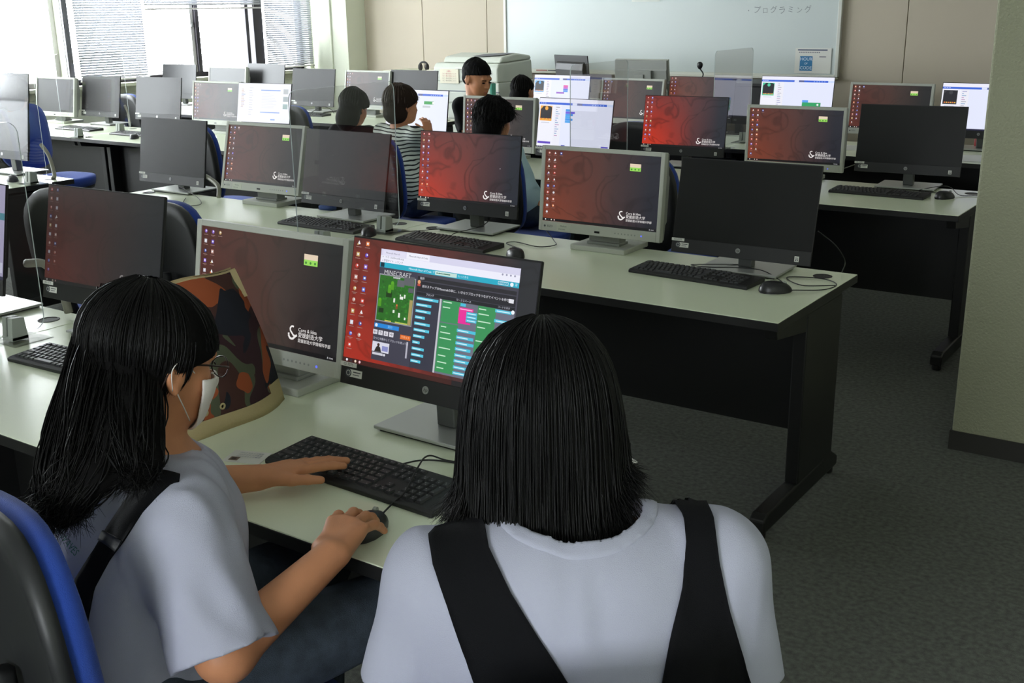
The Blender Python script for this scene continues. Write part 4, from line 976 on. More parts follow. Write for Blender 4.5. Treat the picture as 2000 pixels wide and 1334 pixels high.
for k in range(5): p.text('消毒用アルコール', 0, .13-.022*k, .013, -.0408, (110, 170, 150))
obj('box_print', p, PRINT, t)
for k in range(3):
    setp(obj('document', MB().box(-.105, .105, -.148, .148, 0, .002), M['white'], loc=(-6.17+.03*k, 8.70+.02*k, .7305+.002*k), bevel=0), ('lowest', 'middle', 'topmost')[k]+' sheet of the papers spread on the side table', 'paper', 'papers on the side table').rotation_euler[2] = .3*k-.2
t = empty('lecture_desk', (-5.2, 8.62, 0), 0, 'lecturer desk below the whiteboard carrying the two screens seen from behind', 'desk')
obj('table_top', MB().box(-.73, .73, 0, .62, .70, .73), M['desk'], t, bevel=.003); obj('front_panel', MB().box(-.70, .70, .02, .045, .06, .70), M['steel'], t)
for sx in (-.72, .69): obj('side_panel', MB().box(sx, sx+.03, .02, .60, 0, .70), M['steel'], t)
t = empty('console_cabinet', (-3.90, 8.72, 0), 0, 'low black equipment cabinet in front of the whiteboard', 'cabinet')
obj('cabinet_body', MB().box(-.52, .52, 0, .5, .03, .92), M['steel'], t, bevel=.006); obj('cabinet_top', MB().box(-.53, .53, -.01, .51, .92, .945), M['edge'], t, bevel=.003)
obj('plinth', MB().box(-.5, .5, .02, .48, 0, .03), M['edge'], t)
AIO(-5.53, 8.98, PI-.35, .12, .085, None, 'black screen seen from behind on the lecturer desk', sticker=False).location[2] = .73
EIZ(-4.80, 8.98, PI+.05, .14, .07, None, 'grey monitor seen from behind on the lecturer desk', None).location[2] = .73
t = empty('gooseneck_microphone', (-4.18, 8.85, .945), 0, 'black gooseneck microphone rising before the whiteboard', 'microphone')
obj('mic_base', MB().lathe([(.05, 0), (.05, .012), (.02, .02), (.008, .03)]), M['shell'], t, smooth=True)
obj('gooseneck', MB().tube(cable_pts([(0, 0, .02), (.01, 0, .06), (-.02, 0, .10)]), .006, 8), M['shell'], t, smooth=True)
obj('mic_head', MB().lathe([(.004, .0), (.012, .004), (.022, .02), (.026, .036), (.022, .052), (.010, .062)]), M['shell'], t, smooth=True, loc=(-.022, 0, .095))

# ============================================================ small things on the desks
def sheet(px, py, w_, h_, rz, label, z=.7015, col='white', name='paper_sheet'):
    p = on(px, py, 2, z); o = setp(obj(name, MB().box(-w_/2, w_/2, -h_/2, h_/2, -.0008, .0002), M[col], loc=p), label, 'paper'); o.rotation_euler[2] = rz; return o
sheet(1893, 309, .21, .29, .3, 'white paper on the desk beside the stucco column')
sheet(1655, 288, .21, .26, .1, 'white paper in front of the fourth row grey monitor')
sheet(1220, 268, .21, .30, 1.2, 'pale paper sheets right of the blue-block code editor')
sheet(355, 208, .21, .3, .4, 'bright paper behind the blank mid-grey computer')
sheet(1192, 889, .11, .07, -.6, 'white paper corner sticking out beyond the dark-haired girl', z=.702)
sheet(190, 246, .21, .3, 0, 'paper under the keyboard behind the blue chair')
p = on(1909, 289, 2, .70); bottle(p[0], p[1], .70, .022, .13, mat('red_plastic', (180, 40, 40), .4), M['white'], 'small red bottle beside the stucco column')
c = empty('business_card', (-1.660, 1.416, .7003), math.radians(20), 'small white card with tiny picture beside the nearest keyboard', 'card')
obj('card_stock', MB().box(-.042, .042, -.030, .030, 0, .0006), M['white'], c)
p = MB().quadxy(-.032, -.012, -.022, -.004, .0009, (120, 100, 90)).quadxy(-.028, -.017, -.018, -.008, .0011, (60, 50, 46))
for k in range(3): p.text('プログラミング教室', .002, .018-.009*k, .0062, .0009, (120, 125, 150), plane='xy')
obj('card_print', p, PRINT, c)
bp = on(640, 409, 2, .70)
V, F_ = pad(.09, .05, .022, .6); setp(obj('cloth_pouch', MB().add(V, F_), mat('blue_cloth', (58, 84, 150), .8), smooth=True, loc=(bp[0], bp[1], .711)), 'small blue pouch under the dark second row computer', 'pouch')

# tote bag: a leaning trapezoid body with a gusset, trim and strap
def camo(name):
    m = bpy.data.materials.new(name); m.use_nodes = True; nt = m.node_tree; b = nt.nodes['Principled BSDF']; b.inputs['Roughness'].default_value = .75
    tc = nt.nodes.new('ShaderNodeTexCoord'); cur = None; b.inputs['Specular IOR Level'].default_value = .3
    layers = [((66, 40, 36), None, 0, 0), ((78, 84, 66), (0, 0, 0), 7.5, .49), ((146, 74, 42), (3.3, 1.2, .4), 7.0, .50), ((52, 30, 36), (7.1, 2, 4), 8.5, .56), ((26, 28, 38), (1.7, 8, 3), 9.5, .60)]
    for c, off, sc, th in layers:
        if off is None: cur = srgb(c); continue
        mp = nt.nodes.new('ShaderNodeMapping'); mp.inputs['Location'].default_value = off; nt.links.new(tc.outputs['Object'], mp.inputs[0])
        n = nt.nodes.new('ShaderNodeTexNoise'); n.inputs['Scale'].default_value = sc; n.inputs['Detail'].default_value = 1.2; n.inputs['Distortion'].default_value = .8; nt.links.new(mp.outputs[0], n.inputs[0])
        g = nt.nodes.new('ShaderNodeMath'); g.operation = 'GREATER_THAN'; g.inputs[1].default_value = th; nt.links.new(n.outputs[0], g.inputs[0])
        mx = nt.nodes.new('ShaderNodeMix'); mx.data_type = 'RGBA'; nt.links.new(g.outputs[0], mx.inputs[0])
        if isinstance(cur, tuple): mx.inputs[6].default_value = (*cur, 1)
        else: nt.links.new(cur, mx.inputs[6])
        mx.inputs[7].default_value = (*srgb(c), 1); cur = mx.outputs[2]
    nt.links.new(cur, b.inputs['Base Color']); return m
CAMO = camo('camouflage_cloth'); BEIGE = mat('beige_cloth', (176, 160, 120), .8, bump=.2)
t = empty('tote_bag', (-1.875, 1.53, .70), math.radians(0), 'camouflage paper-cloth tote bag with beige base standing beside the girl with glasses', 'bag')
# face toward +X; body outline in (y, z): bottom wide, top narrower
nb, nh = 20, 18; V = []
def bag_pt(u, v, side):
    # u 0..1 along y, v 0..1 height, side +1 front face, -1 rear
    y0, y1 = -.185+.030*v, .180-.050*v**1.2
    y = y0+(y1-y0)*u; z = .318*v*(1-.012*math.sin(u*9))
    depth = (.058*(1-v)**.6+.006)*(math.sin(PI*min(max(u, .02), .98))**.35); puff = .012*math.sin(PI*v)*math.sin(PI*u)
    return (side*(depth+puff)-.055*v+.004*math.sin(u*11+v*7), y, z)
Vf = [bag_pt(i/nb, j/nh, 1) for j in range(nh+1) for i in range(nb+1)]+[bag_pt(i/nb, j/nh, -1) for j in range(nh+1) for i in range(nb+1)]
n1 = (nb+1)*(nh+1); F1 = []; mi = []
bb = MB()
fa = []; fb_ = []
for j in range(nh):
    for i in range(nb):
        a = j*(nb+1)+i; band = j < 3+ (i > 13)*1 + (i > 16)
        for q_ in ((a, a+1, a+nb+2, a+nb+1), (n1+a, n1+a+nb+1, n1+a+nb+2, n1+a+1)): (fb_ if j < 2+(i > 16) else fa).append(q_)
    for i in (0, nb): a = j*(nb+1)+i; fa.append((a, a+nb+1, n1+a+nb+1, n1+a) if i == 0 else (a, n1+a, n1+a+nb+1, a+nb+1))
for i in range(nb): fb_.append((i, n1+i, n1+i+1, i+1))
bb.add(Vf, fa, 0)
me = MB(); me.add(Vf, fa, 0); obj('bag_body', me, CAMO, t, smooth=True)
me = MB(); me.add([(x*1.01+.0005, y*1.003, z) for x, y, z in Vf], fb_, 0); obj('bag_base', me, BEIGE, t, smooth=True)
tr = MB(); top = [Vector(bag_pt(u, 1, 1)) for u in [i/12 for i in range(13)]]
for a, b in zip(top[:-1], top[1:]):
    for s in (0, -.014): tr.add([(a.x+.002+s, a.y, a.z-.010), (b.x+.002+s, b.y, b.z-.010), (b.x+.002+s, b.y, b.z+.002), (a.x+.002+s, a.y, a.z+.002)], [(0, 1, 2, 3)])
e1 = [Vector(bag_pt(.985, v, 1)) for v in (1, .93, .86, .80)]
for a, b in zip(e1[:-1], e1[1:]): tr.add([(a.x+.004, a.y-.014, a.z), (b.x+.004, b.y-.014, b.z), (b.x+.004, b.y+.004, b.z), (a.x+.004, a.y+.004, a.z)], [(0, 1, 2, 3)])
obj('bag_trim', tr, BEIGE, t)
for u, v in ((.30, .16), (.42, .17)):
    q_ = bag_pt(u, v, 1); ey = MB(); ey.lathe([(.0075, 0), (.0075, .002), (.004, .002), (.004, 0)], n=16)
    o = obj('eyelet', ey, BEIGE, t); o.matrix_local = Matrix.Translation((q_[0]+.001, q_[1], q_[2])) @ Matrix.Rotation(PI/2, 4, 'Y')

# ============================================================ people
def frame_of(F, roll=0):
    F = nrm(F); X = nrm(np.cross(F, [0, 0, 1])); U = np.cross(X, F); c, s = math.cos(roll), math.sin(roll)
    return np.array([X*c+U*s, F, -X*s+U*c])
def loc2w(C, R, s, p): return np.array(C)+s*(np.array(p, float)@R)
def head_ops(d, C, R, s=1.0, kneck=.02):
    L = lambda *p: loc2w(C, R, s, p)
    d.ell(L(0, -.012, .030), np.array((.072, .093, .083))*s, R, .01)
    d.ell(L(0, .030, -.030), np.array((.058, .060, .062))*s, R, .03)
    d.ell(L(0, .052, -.066), np.array((.040, .034, .030))*s, R, .03)
    d.ell(L(.030, .052, -.018), np.array((.028, .028, .028))*s, R, .02); d.ell(L(-.030, .052, -.018), np.array((.028, .028, .028))*s, R, .02)
    d.cap(L(0, .086, .012), L(0, .103, -.018), .007*s, .0105*s, .012)
    d.ell(L(.011, .092, -.022), np.array((.008, .008, .007))*s, R, .006); d.ell(L(-.011, .092, -.022), np.array((.008, .008, .007))*s, R, .006)
    d.cap(L(-.030, .080, .030), L(.030, .080, .030), .010*s, .010*s, .016)
    d.ell(L(0, .084, -.050), np.array((.020, .010, .0055))*s, R, .006)
    d.ell(L(0, .080, -.060), np.array((.016, .010, .006))*s, R, .006)
    for sx in (-1, 1):
        d.ell(L(sx*.076, -.008, -.002), np.array((.008, .017, .029))*s, R, .008)
        d.cap(L(sx*.083, -.018, .022), L(sx*.081, -.024, -.006), .005*s, .005*s, .006); d.cap(L(sx*.081, -.024, -.006), L(sx*.078, -.006, -.028), .005*s, .0065*s, .006)
def hand_ops(d, W, D, N, Sd, s=1.0, pitch=((.1, .3, .3),)*4, spread=(.12, .03, -.05, -.14), thumb=(.75, .65, -.2), tcurl=.2):
    D = nrm(D); N = nrm(N-np.dot(N, D)*D); Sd = nrm(Sd-np.dot(Sd, D)*D-np.dot(Sd, N)*N); W = np.array(W, float)
    offs = (.027, .009, -.009, -.026); kd = (.083, .087, .082, .073); kr = (.0098, .0102, .0098, .0085)
    for o, k, r in zip(offs, kd, kr): d.cap(W+(D*.012+Sd*o*.5)*s, W+(D*k+Sd*o+N*.004)*s, .0135*s, r*s*1.12, .014)
    d.cap(W+(D*.03-Sd*.012)*s, W+(D*.06-Sd*.018)*s, .012*s, .010*s, .014)
    tips = []
    for i, (o, k, r) in enumerate(zip(offs, kd, kr)):
        P = W+(D*k+Sd*o+N*.003)*s; a = 0; L3 = ((.040, .024, .020), (.044, .027, .021), (.041, .025, .020), (.032, .019, .018))[i]
        dd = nrm(D+Sd*spread[i])
        for j in range(3):
            a += pitch[min(i, len(pitch)-1)][j]; v = dd*math.cos(a)-N*math.sin(a); Q = P+v*L3[j]*s
            d.cap(P, Q, (r-.0009*j)*s, (r-.0009*(j+1))*s, .0035); P = Q
        tips.append((P, v))
    T = nrm(D*thumb[0]+Sd*thumb[1]+N*thumb[2]); P = W+(D*.018+Sd*.022)*s
    Q = P+T*.044*s; d.cap(P, Q, .0145*s, .0120*s, .012); P = Q; T = nrm(T+D*tcurl)
    Q = P+T*.031*s; d.cap(P, Q, .0115*s, .0098*s, .004); P = Q; T = nrm(T+D*tcurl*.5-N*.1)
    Q = P+T*.025*s; d.cap(P, Q, .0098*s, .0078*s, .004); tips.append((Q, T))
    return tips
def bounds(d, pad_=.02):
    lo = np.full(3, 1e9); hi = -lo
    for t, a, b, c, e, k in d.ops:
        if t == 'c':
            r = max(c, e); lo = np.minimum(lo, np.minimum(a, b)-r); hi = np.maximum(hi, np.maximum(a, b)+r)
        else: r = max(b); lo = np.minimum(lo, a-r); hi = np.maximum(hi, a+r)
    return lo-pad_, hi+pad_
def skin_of(d, h, f=None, lo=None, hi=None):
    l, u = bounds(d)
    if lo is not None: l = np.maximum(l, lo)
    if hi is not None: u = np.minimum(u, hi)
    return surf(f or d, l, u, h)
def gather(paths, n, m_, r, seed, jitter=.0, inner=.55, flick=0, wob=.0, sides=3, ends=(.85, 1.0), blend=False):
    """n thin tapering hair strands laid round guide paths [(points, radii)]"""
    g = np.random.default_rng(seed); V = []; F = []; t = np.linspace(0, 1, m_); base = 0
    W_ = np.array([sum(q[1]) for q in paths]); W_ = W_/W_.sum()
    for i in range(n):
        k_ = g.choice(len(paths)-blend, p=None if blend else W_); P, R_ = paths[k_]; P = np.array(P, float); R_ = np.array(R_, float)
        if blend: w_ = g.random(); P = P*(1-w_)+np.array(paths[k_+1][0], float)*w_
        u = np.linspace(0, 1, len(P))
        e = g.uniform(*ends); tt = t*e
        C_ = np.stack([np.interp(tt, u, P[:, k]) for k in range(3)], 1)
        for _ in range(2): C_[1:-1] = (C_[:-2]+2*C_[1:-1]+C_[2:])/4
        rr = np.interp(tt, u, R_)
        o = g.normal(size=3); o /= np.linalg.norm(o); o2 = g.normal(size=3)*.25
        C_ = C_+(o+o2*t[:, None])*(rr*g.uniform(inner, 1.08))[:, None]
        if wob:
            w1 = g.normal(size=3)*wob; ph = g.uniform(0, 6); C_ = C_+np.sin(t*g.uniform(5, 11)+ph)[:, None]*w1*t[:, None]
        if flick: C_[-3:] += (g.normal(size=3)*flick)*np.array([.1, .4, 1])[:, None]
        T = np.gradient(C_, axis=0); T /= np.linalg.norm(T, axis=1)[:, None]+1e-9
        A = np.cross(T, o); A /= np.linalg.norm(A, axis=1)[:, None]+1e-9; B = np.cross(T, A)
        tap = r*np.clip(np.minimum(1, (1-t)*3+.12), 0, 1)
        ring = [C_+(A*math.cos(2*PI*k/sides)+B*math.sin(2*PI*k/sides))*tap[:, None] for k in range(sides)]
        V.append(np.stack(ring, 1).reshape(-1, 3))
        for j in range(m_-1):
            for k in range(sides): F.append((base+j*sides+k, base+j*sides+(k+1) % sides, base+(j+1)*sides+(k+1) % sides, base+(j+1)*sides+k))
        base += m_*sides
    return np.concatenate(V), np.array(F)
def hair_cap(C, R, s, r=(.086, .106, .092), c=(0, -.014, .036), line=(.55, 0), back=-.025, low=-.075, amp=.002, extra=None, h=.0045, grow=0):
    """a shell of hair over the skull with a face opening"""
    C = np.array(C); cc = np.array(c)*s; rr = np.array(r)*s+grow
    def f(P):
        q = ((P-C)@R.T); e = (q-cc)/rr; n = np.sqrt((e**2).sum(-1)); v = n*(n-1)/np.maximum(np.sqrt(((e/rr)**2).sum(-1)), 1e-6)
        v = v+wrinkle(P, amp, 160, 4)
        face = np.minimum(-(q[..., 2]/s-line[0]*q[..., 1]/s-line[1]), q[..., 1]/s-back)*s
        v = np.maximum(v, face); v = np.maximum(v, (low*s-q[..., 2]))
        if extra is not None:
            w_ = extra(P); hh = np.maximum(.02-np.abs(v-w_), 0)/.02; v = np.minimum(v, w_)-hh*hh*.005
        return v
    lo = C-.16*s; hi = C+.16*s
    if extra is not None: l2, h2 = bounds(extra); lo = np.minimum(lo, l2); hi = np.maximum(hi, h2)
    return surf(f, lo, hi, h)
def cap_paths(C, R, s, n=26, r=(.083, .103, .090), c=(0, -.014, .036), a0=-180, a1=180, zend=-.05, face=55, zface=.03):
    P = []
    for i in range(n):
        a = math.radians(a0+(a1-a0)*(i+.5)/n); sx, cy = math.sin(a), -math.cos(a)     # a=0 is the back
        ze = zend if abs(math.degrees(a)) < 180-face else zface
        pts = []
        for t in np.linspace(.08, 1, 7):
            th = t*math.acos(max(-.95, min(.95, (ze-c[2])/r[2]))); pts.append(loc2w(C, R, s, (c[0]+r[0]*math.sin(th)*sx, c[1]-.02*(1-t)+r[1]*math.sin(th)*cy, c[2]+r[2]*math.cos(th))))
        P.append((pts, [.004*s]*7))
    return P
def hair_obj(name, VQ, parent, m='hair', smooth=True, stuff=False):
    o = link(name, np_mesh(name, VQ[0], VQ[1], M[m], smooth), parent); 
    if stuff: o['kind'] = 'stuff'
    return o
def eyes(parent, C, R, s, ms=None):
    for sx in (-1, 1):
        d = Sdf().ell(loc2w(C, R, s, (sx*.030, .0850, .005)), np.array((.0125, .0055, .0045))*s, R); V, Q = skin_of(d, .0012); link('eye', np_mesh('eye', V, Q, M['black']), parent)
        a, b = loc2w(C, R, s, (sx*.018, .0905, .021)), loc2w(C, R, s, (sx*.043, .083, .021)); d = Sdf().cap(a, b, .0028*s, .0018*s); V, Q = skin_of(d, .0012); link('eyebrow', np_mesh('eyebrow', V, Q, M['hair']), parent)
LIP = mat('lips', (186, 110, 96), .5)
def person(loc, label):
    return empty('person', loc, 0, label, 'person')
def put(parent, name, V, Q, m, smooth=True):
    V = V-np.array(parent.location); return link(name, np_mesh(name, V, Q, m if not isinstance(m, str) else M[m], smooth), parent)

# ---------------------------------------------------------------- girl with glasses (left)
G1 = person((-1.38, .93, 0), 'girl with long black hair, glasses, white mask and white T-shirt typing on the left')
def loc_parent(o, p): o.location = -Vector(p.location); return o
C1 = at(300, 712, 1.70); R1m = frame_of((.10, .90, -.30)); s1 = .98
SR, SL = np.array((-1.250, .930, .868)), np.array((-1.535, 1.075, .875)); NK = (SR+SL)/2+np.array((0, 0, .035))
ER, WR = at(440, 1275, 1.60), on(646, 1086, 2, .752); EL, WL = np.array((-1.605, 1.165, .745)), np.array((-1.500, 1.300, .736))
HP_ = np.array((-1.375, .945, .575)); AX = nrm(SR-SL); AX[2] = 0; AX = nrm(AX); FA = np.array((-AX[1], AX[0], 0.)); TR = np.array([AX, FA, (0, 0, 1.)])
d = Sdf(); head_ops(d, C1, R1m, s1)
d.cap(loc2w(C1, R1m, s1, (0, -.030, -.045)), NK+np.array((0, 0, -.02)), .050, .058, .025); d.cap(NK-(0, 0, .03), SR, .055, .05, .04).cap(NK-(0, 0, .03), SL, .055, .05, .04)
d.cap(NK-(0, 0, .10), HP_+(0, 0, .05), .11, .12, .04)
d.cap(SR, ER, .046, .040, .03); d.cap(SL, EL, .046, .038, .03)
body = [skin_of(d, .0045)]
dr = Sdf(); dr.cap(SR+(ER-SR)*.55, ER, .042, .041, 0).cap(ER, WR, .041, .027, .02); Dh = nrm(np.array((-.03, 1, -.02)))
hand_ops(dr, WR, np.array((-.42, 1, .13)), np.array((.06, -.13, 1)), np.array((-1, -.42, .05)), 1.06, ((.30, .42, .25), (.24, .40, .25), (.24, .38, .25), (.34, .36, .22)), (.14, .03, -.10, -.26), (.95, .30, -.45), .4)
body.append(skin_of(dr, .0026))
dl = Sdf(); dl.cap(SL+(EL-SL)*.6, EL, .040, .037, 0).cap(EL, WL, .036, .025, .02)
hand_ops(dl, WL, np.array((.46, .89, .03)), np.array((-.08, .05, 1)), np.array((.89, -.46, -.05)), .97, ((.04, .12, .10), (.0, .10, .12), (.0, .12, .12), (.04, .14, .14)), (.02, .02, .02, .02), (.80, .55, -.10), .35)
body.append(skin_of(dl, .0026))
V, Q = joined(body); put(G1, 'body', V, Q, 'skin')
# T-shirt: loose torso, two sleeves cut off at the hems
sh = Sdf(); sh.cap(NK-(0, 0, .045)+AX*.04, SR-(0, 0, .012), .062, .066, .03).cap(NK-(0, 0, .045)-AX*.04, SL-(0, 0, .012), .062, .064, .03)
sh.ell((SR+SL)/2+np.array((0, -.012, -.07)), (.185, .125, .14), TR, .05); sh.cap((SR+SL)/2-(0, .02, .12), HP_+(0, -.005, .03), .145, .155, .05)
slR = Sdf().cap(SR-(0, 0, .02), SR+(ER-SR)*1.12, .070, .078, 0); slL = Sdf().cap(SL-(0, 0, .01), SL+(EL-SL)*.95, .060, .058, 0)
def smin(a, b, k): h = np.maximum(k-np.abs(a-b), 0)/k; return np.minimum(a, b)-h*h*k*.25
hemR = nrm(ER-SR); hemL = nrm(EL-SL); arm_in = Sdf().cap(SR+(ER-SR)*.90, SR+(ER-SR)*1.6, .050, .066, 0); arm_inL = Sdf().cap(SL+(EL-SL)*.6, SL+(EL-SL)*1.6, .048, .05, 0)
shb = Sdf(); shb.ops = sh.ops+slR.ops+slL.ops
def f_shirt(P):
    v = smin(sh(P), np.maximum(slR(P), (P-ER)@hemR), .035); v = smin(v, np.maximum(slL(P), (P-(SL+(EL-SL)*.72))@hemL), .03)
    v = v+wrinkle(P, .0036, 34, 3)+wrinkle(P*np.array((1, 1, .35)), .0030, 70, 8)
    v = np.maximum(v, -arm_in(P)); v = np.maximum(v, -arm_inL(P))
    nk = np.sqrt((((P-(NK+np.array((.0, .02, .035))))/np.array((.072, .072, .052)))**2).sum(-1)); v = np.maximum(v, (1-nk)*.05)
    return np.maximum(v, .50-P[..., 2])
V, Q = skin_of(shb, .0045, f_shirt); SH1 = BVHTree.FromPolygons([tuple(p) for p in V], [tuple(q) for q in Q]); put(G1, 't_shirt', V, Q, 'shirt')
pj = Sdf(); KR, KL = np.array((-1.19, 1.32, .555)), np.array((-1.43, 1.36, .555))
pj.ell(HP_-(0, 0, .01), (.165, .125, .11), TR, .03).cap(HP_+AX*.085-(0, 0, .01), KR, .088, .066, .04).cap(HP_-AX*.085-(0, 0, .01), KL, .088, .066, .04)
pj.cap(KR, (KR[0], 1.30, .09), .062, .05, .03).cap(KL, (KL[0], 1.33, .09), .062, .05, .03)
V, Q = skin_of(pj, .007, lambda P: pj(P)+wrinkle(P, .003, 40, 6)); put(G1, 'jeans', V, Q, 'denim')
for K_ in (KR, KL):
    so = Sdf().cap((K_[0], 1.30, .04), (K_[0], 1.45, .035), .04, .035, 0); V, Q = skin_of(so, .006, lambda P: np.maximum(so(P), .004-P[..., 2])); put(G1, 'shoe', V, Q, 'black')
# hair
hp = lambda *L: ([at(*q[:3]) for q in L], [q[3] for q in L])
tails = [hp((235, 620, 1.70, .055), (205, 730, 1.64, .055), (185, 830, 1.60, .050), (165, 910, 1.57, .040), (125, 975, 1.555, .022), (105, 1000, 1.55, .014)),
 hp((255, 690, 1.66, .045), (250, 800, 1.61, .046), (250, 870, 1.585, .036), (262, 915, 1.57, .022), (250, 938, 1.56, .012)),
 hp((205, 690, 1.66, .05), (160, 800, 1.62, .040), (125, 880, 1.59, .032), (105, 950, 1.57, .022), (95, 990, 1.56, .014), (120, 1018, 1.55, .009)),
 hp((285, 770, 1.62, .022), (290, 850, 1.60, .020), (302, 900, 1.585, .012), (285, 930, 1.575, .008), (245, 925, 1.57, .006)),
 hp((215, 850, 1.58, .035), (195, 930, 1.56, .024), (150, 985, 1.55, .015), (130, 1015, 1.545, .009))]
tl = Sdf()
for P_, r_ in tails: tl.path(P_, [q*.80 for q in r_], .02)
V, Q = hair_cap(C1, R1m, s1, r=(.090, .110, .096), line=(.42, .004), back=-.012, low=-.10, extra=tl, amp=.0014)
put(G1, 'hair', V, Q, 'under')
V, F_ = gather(tails, 4200, 15, .0013, 3, inner=.62, flick=.014, wob=.007, ends=(.78, 1.0)); put(G1, 'hair_strands', V, F_, 'hair', False)['kind'] = 'stuff'
V, F_ = gather(cap_paths(C1, R1m, s1, 48, (.091, .111, .097), zend=-.04, zface=.036, face=68), 3600, 10, .0012, 5, inner=.2, blend=True, ends=(.8, 1.0)); put(G1, 'hair_sheen_strands', V, F_, 'hair', False)['kind'] = 'stuff'
# mask, glasses, braces
Lh = lambda *p: loc2w(C1, R1m, s1, p)
def shell_patch(C, R, s, us, zs, rad, off, th, ybias=0):
    pass
mk = Sdf(); head_ops(mk, C1, R1m, s1)
def f_mask(P):
    q = ((P-C1)@R1m.T)/s1; dd = mk(P); v = np.maximum(dd-.0085, -(dd-.0045))
    v = np.maximum(v, (q[..., 2]+.004-.10*(q[..., 1]-.08)*1)*s1); v = np.maximum(v, (-.098-q[..., 2])*s1); v = np.maximum(v, (.050-q[..., 1]-.28*(q[..., 2]+.03))*s1); return v
V, Q = surf(f_mask, Lh(0, .06, -.05)-.10, Lh(0, .06, -.05)+.10, .0022); put(G1, 'face_mask', V, Q, 'maskm')
lp = MB()
for a, b, c in ((Lh(.047, .056, -.012), Lh(.074, .016, .010), Lh(.086, -.012, .020)), (Lh(.046, .052, -.078), Lh(.070, .018, -.050), Lh(.082, -.004, -.030))): lp.tube(cable_pts([a, b, c], 5), .0010, 5)
lp.tube(cable_pts([Lh(.086, -.012, .024), Lh(.090, -.026, .005), Lh(.083, -.014, -.026)], 6), .0008, 5)
o = obj('mask_loop', lp, M['maskm'], G1, smooth=True); loc_parent(o, G1)
gl = MB()
for sx in (-1, 1):
    gl.tube([Lh(sx*.032+.022*math.cos(a), .104-.004*abs(math.cos(a)), .010+.017*math.sin(a)) for a in np.linspace(0, 2*PI, 21)], .0011, 5)
    gl.tube(cable_pts([Lh(sx*.056, .099, .014), Lh(sx*.070, .075, .016), Lh(sx*.080, .02, .016), Lh(sx*.084, -.020, .008), Lh(sx*.082, -.034, -.022)], 5), .0015, 5)
gl.tube([Lh(-.010, .107, .010), Lh(0, .110, .013), Lh(.010, .107, .010)], .0011, 5)
o = loc_parent(obj('spectacles', gl, M['wire'], G1, smooth=True), G1)
le = MB()
for sx in (-1, 1): le.add([Lh(sx*.032+.0215*math.cos(a), .1035, .010+.0165*math.sin(a)) for a in np.linspace(0, 2*PI, 20, endpoint=False)], [tuple(range(20))])
ob = obj('lens', le, M['lens'], o); 
def ray_hit(bvh, px, py, dmax=3.0):
    r = Vector(nrm(ray(px, py))); h = bvh.ray_cast(Vector(CAM), r, dmax)
    return (h[0], h[1]) if h[0] is not None else (None, None)
def ribbon(parent, name, bvh, A, B, m, nu=6, nv=30, off=.004, th=.0035, depth=1.4):
    """a cloth band lying on a garment: A and B are its two edges, each a list of sight points"""
    def rs(L):
        L = np.array(L, float); dd = np.r_[0, np.cumsum(np.linalg.norm(np.diff(L[:, :2], axis=0), axis=1))]; t = np.linspace(0, dd[-1], nv+1)
        return np.stack([np.interp(t, dd, L[:, k]) for k in range(2)], 1)
    A, B = rs(A), rs(B); V = []; last = depth
    for j in range(nv+1):
        for i in range(nu+1):
            p = A[j]*(1-i/nu)+B[j]*i/nu; h, n = ray_hit(bvh, p[0], p[1])
            if h is None:
                q = Vector(at(p[0], p[1], last)); h, n, _, _ = bvh.find_nearest(q)
            else: last = float((np.array(h)-CAM)@FW)
            if n.dot(Vector(CAM)-h) < 0: n = -n
            V.append(h+n*off)
    k = (nu+1)*(nv+1); V2 = []
    for p in V: h, n, _, _ = bvh.find_nearest(p); V2.append(p+(h-p).normalized()*th)
    F = [(j*(nu+1)+i, j*(nu+1)+i+1, (j+1)*(nu+1)+i+1, (j+1)*(nu+1)+i) for j in range(nv) for i in range(nu)]
    F += [tuple(k+q for q in reversed(f)) for f in F]
    for j in range(nv):
        for i in (0, nu): a = j*(nu+1)+i; F.append((a, a+nu+1, k+a+nu+1, k+a))
    for i in range(nu):
        for j in (0, nv): a = j*(nu+1)+i; F.append((a, a+1, k+a+1, k+a))
    o = obj(name, MB().add(V+V2, F), M[m], parent, smooth=True); return loc_parent(o, parent)
ribbon(G1, 'overall_strap', SH1, [(352, 930), (318, 920), (285, 935), (250, 975), (212, 1030), (185, 1075), (150, 1130), (135, 1200)], [(350, 942), (335, 945), (310, 968), (280, 1000), (245, 1055), (215, 1095), (185, 1150), (172, 1220)], 'black', nv=36)
ribbon(G1, 'strap_buckle', SH1, [(208, 1036), (198, 1054)], [(246, 1054), (234, 1074)], 'shell', nu=3, nv=4, off=.008, th=.003)
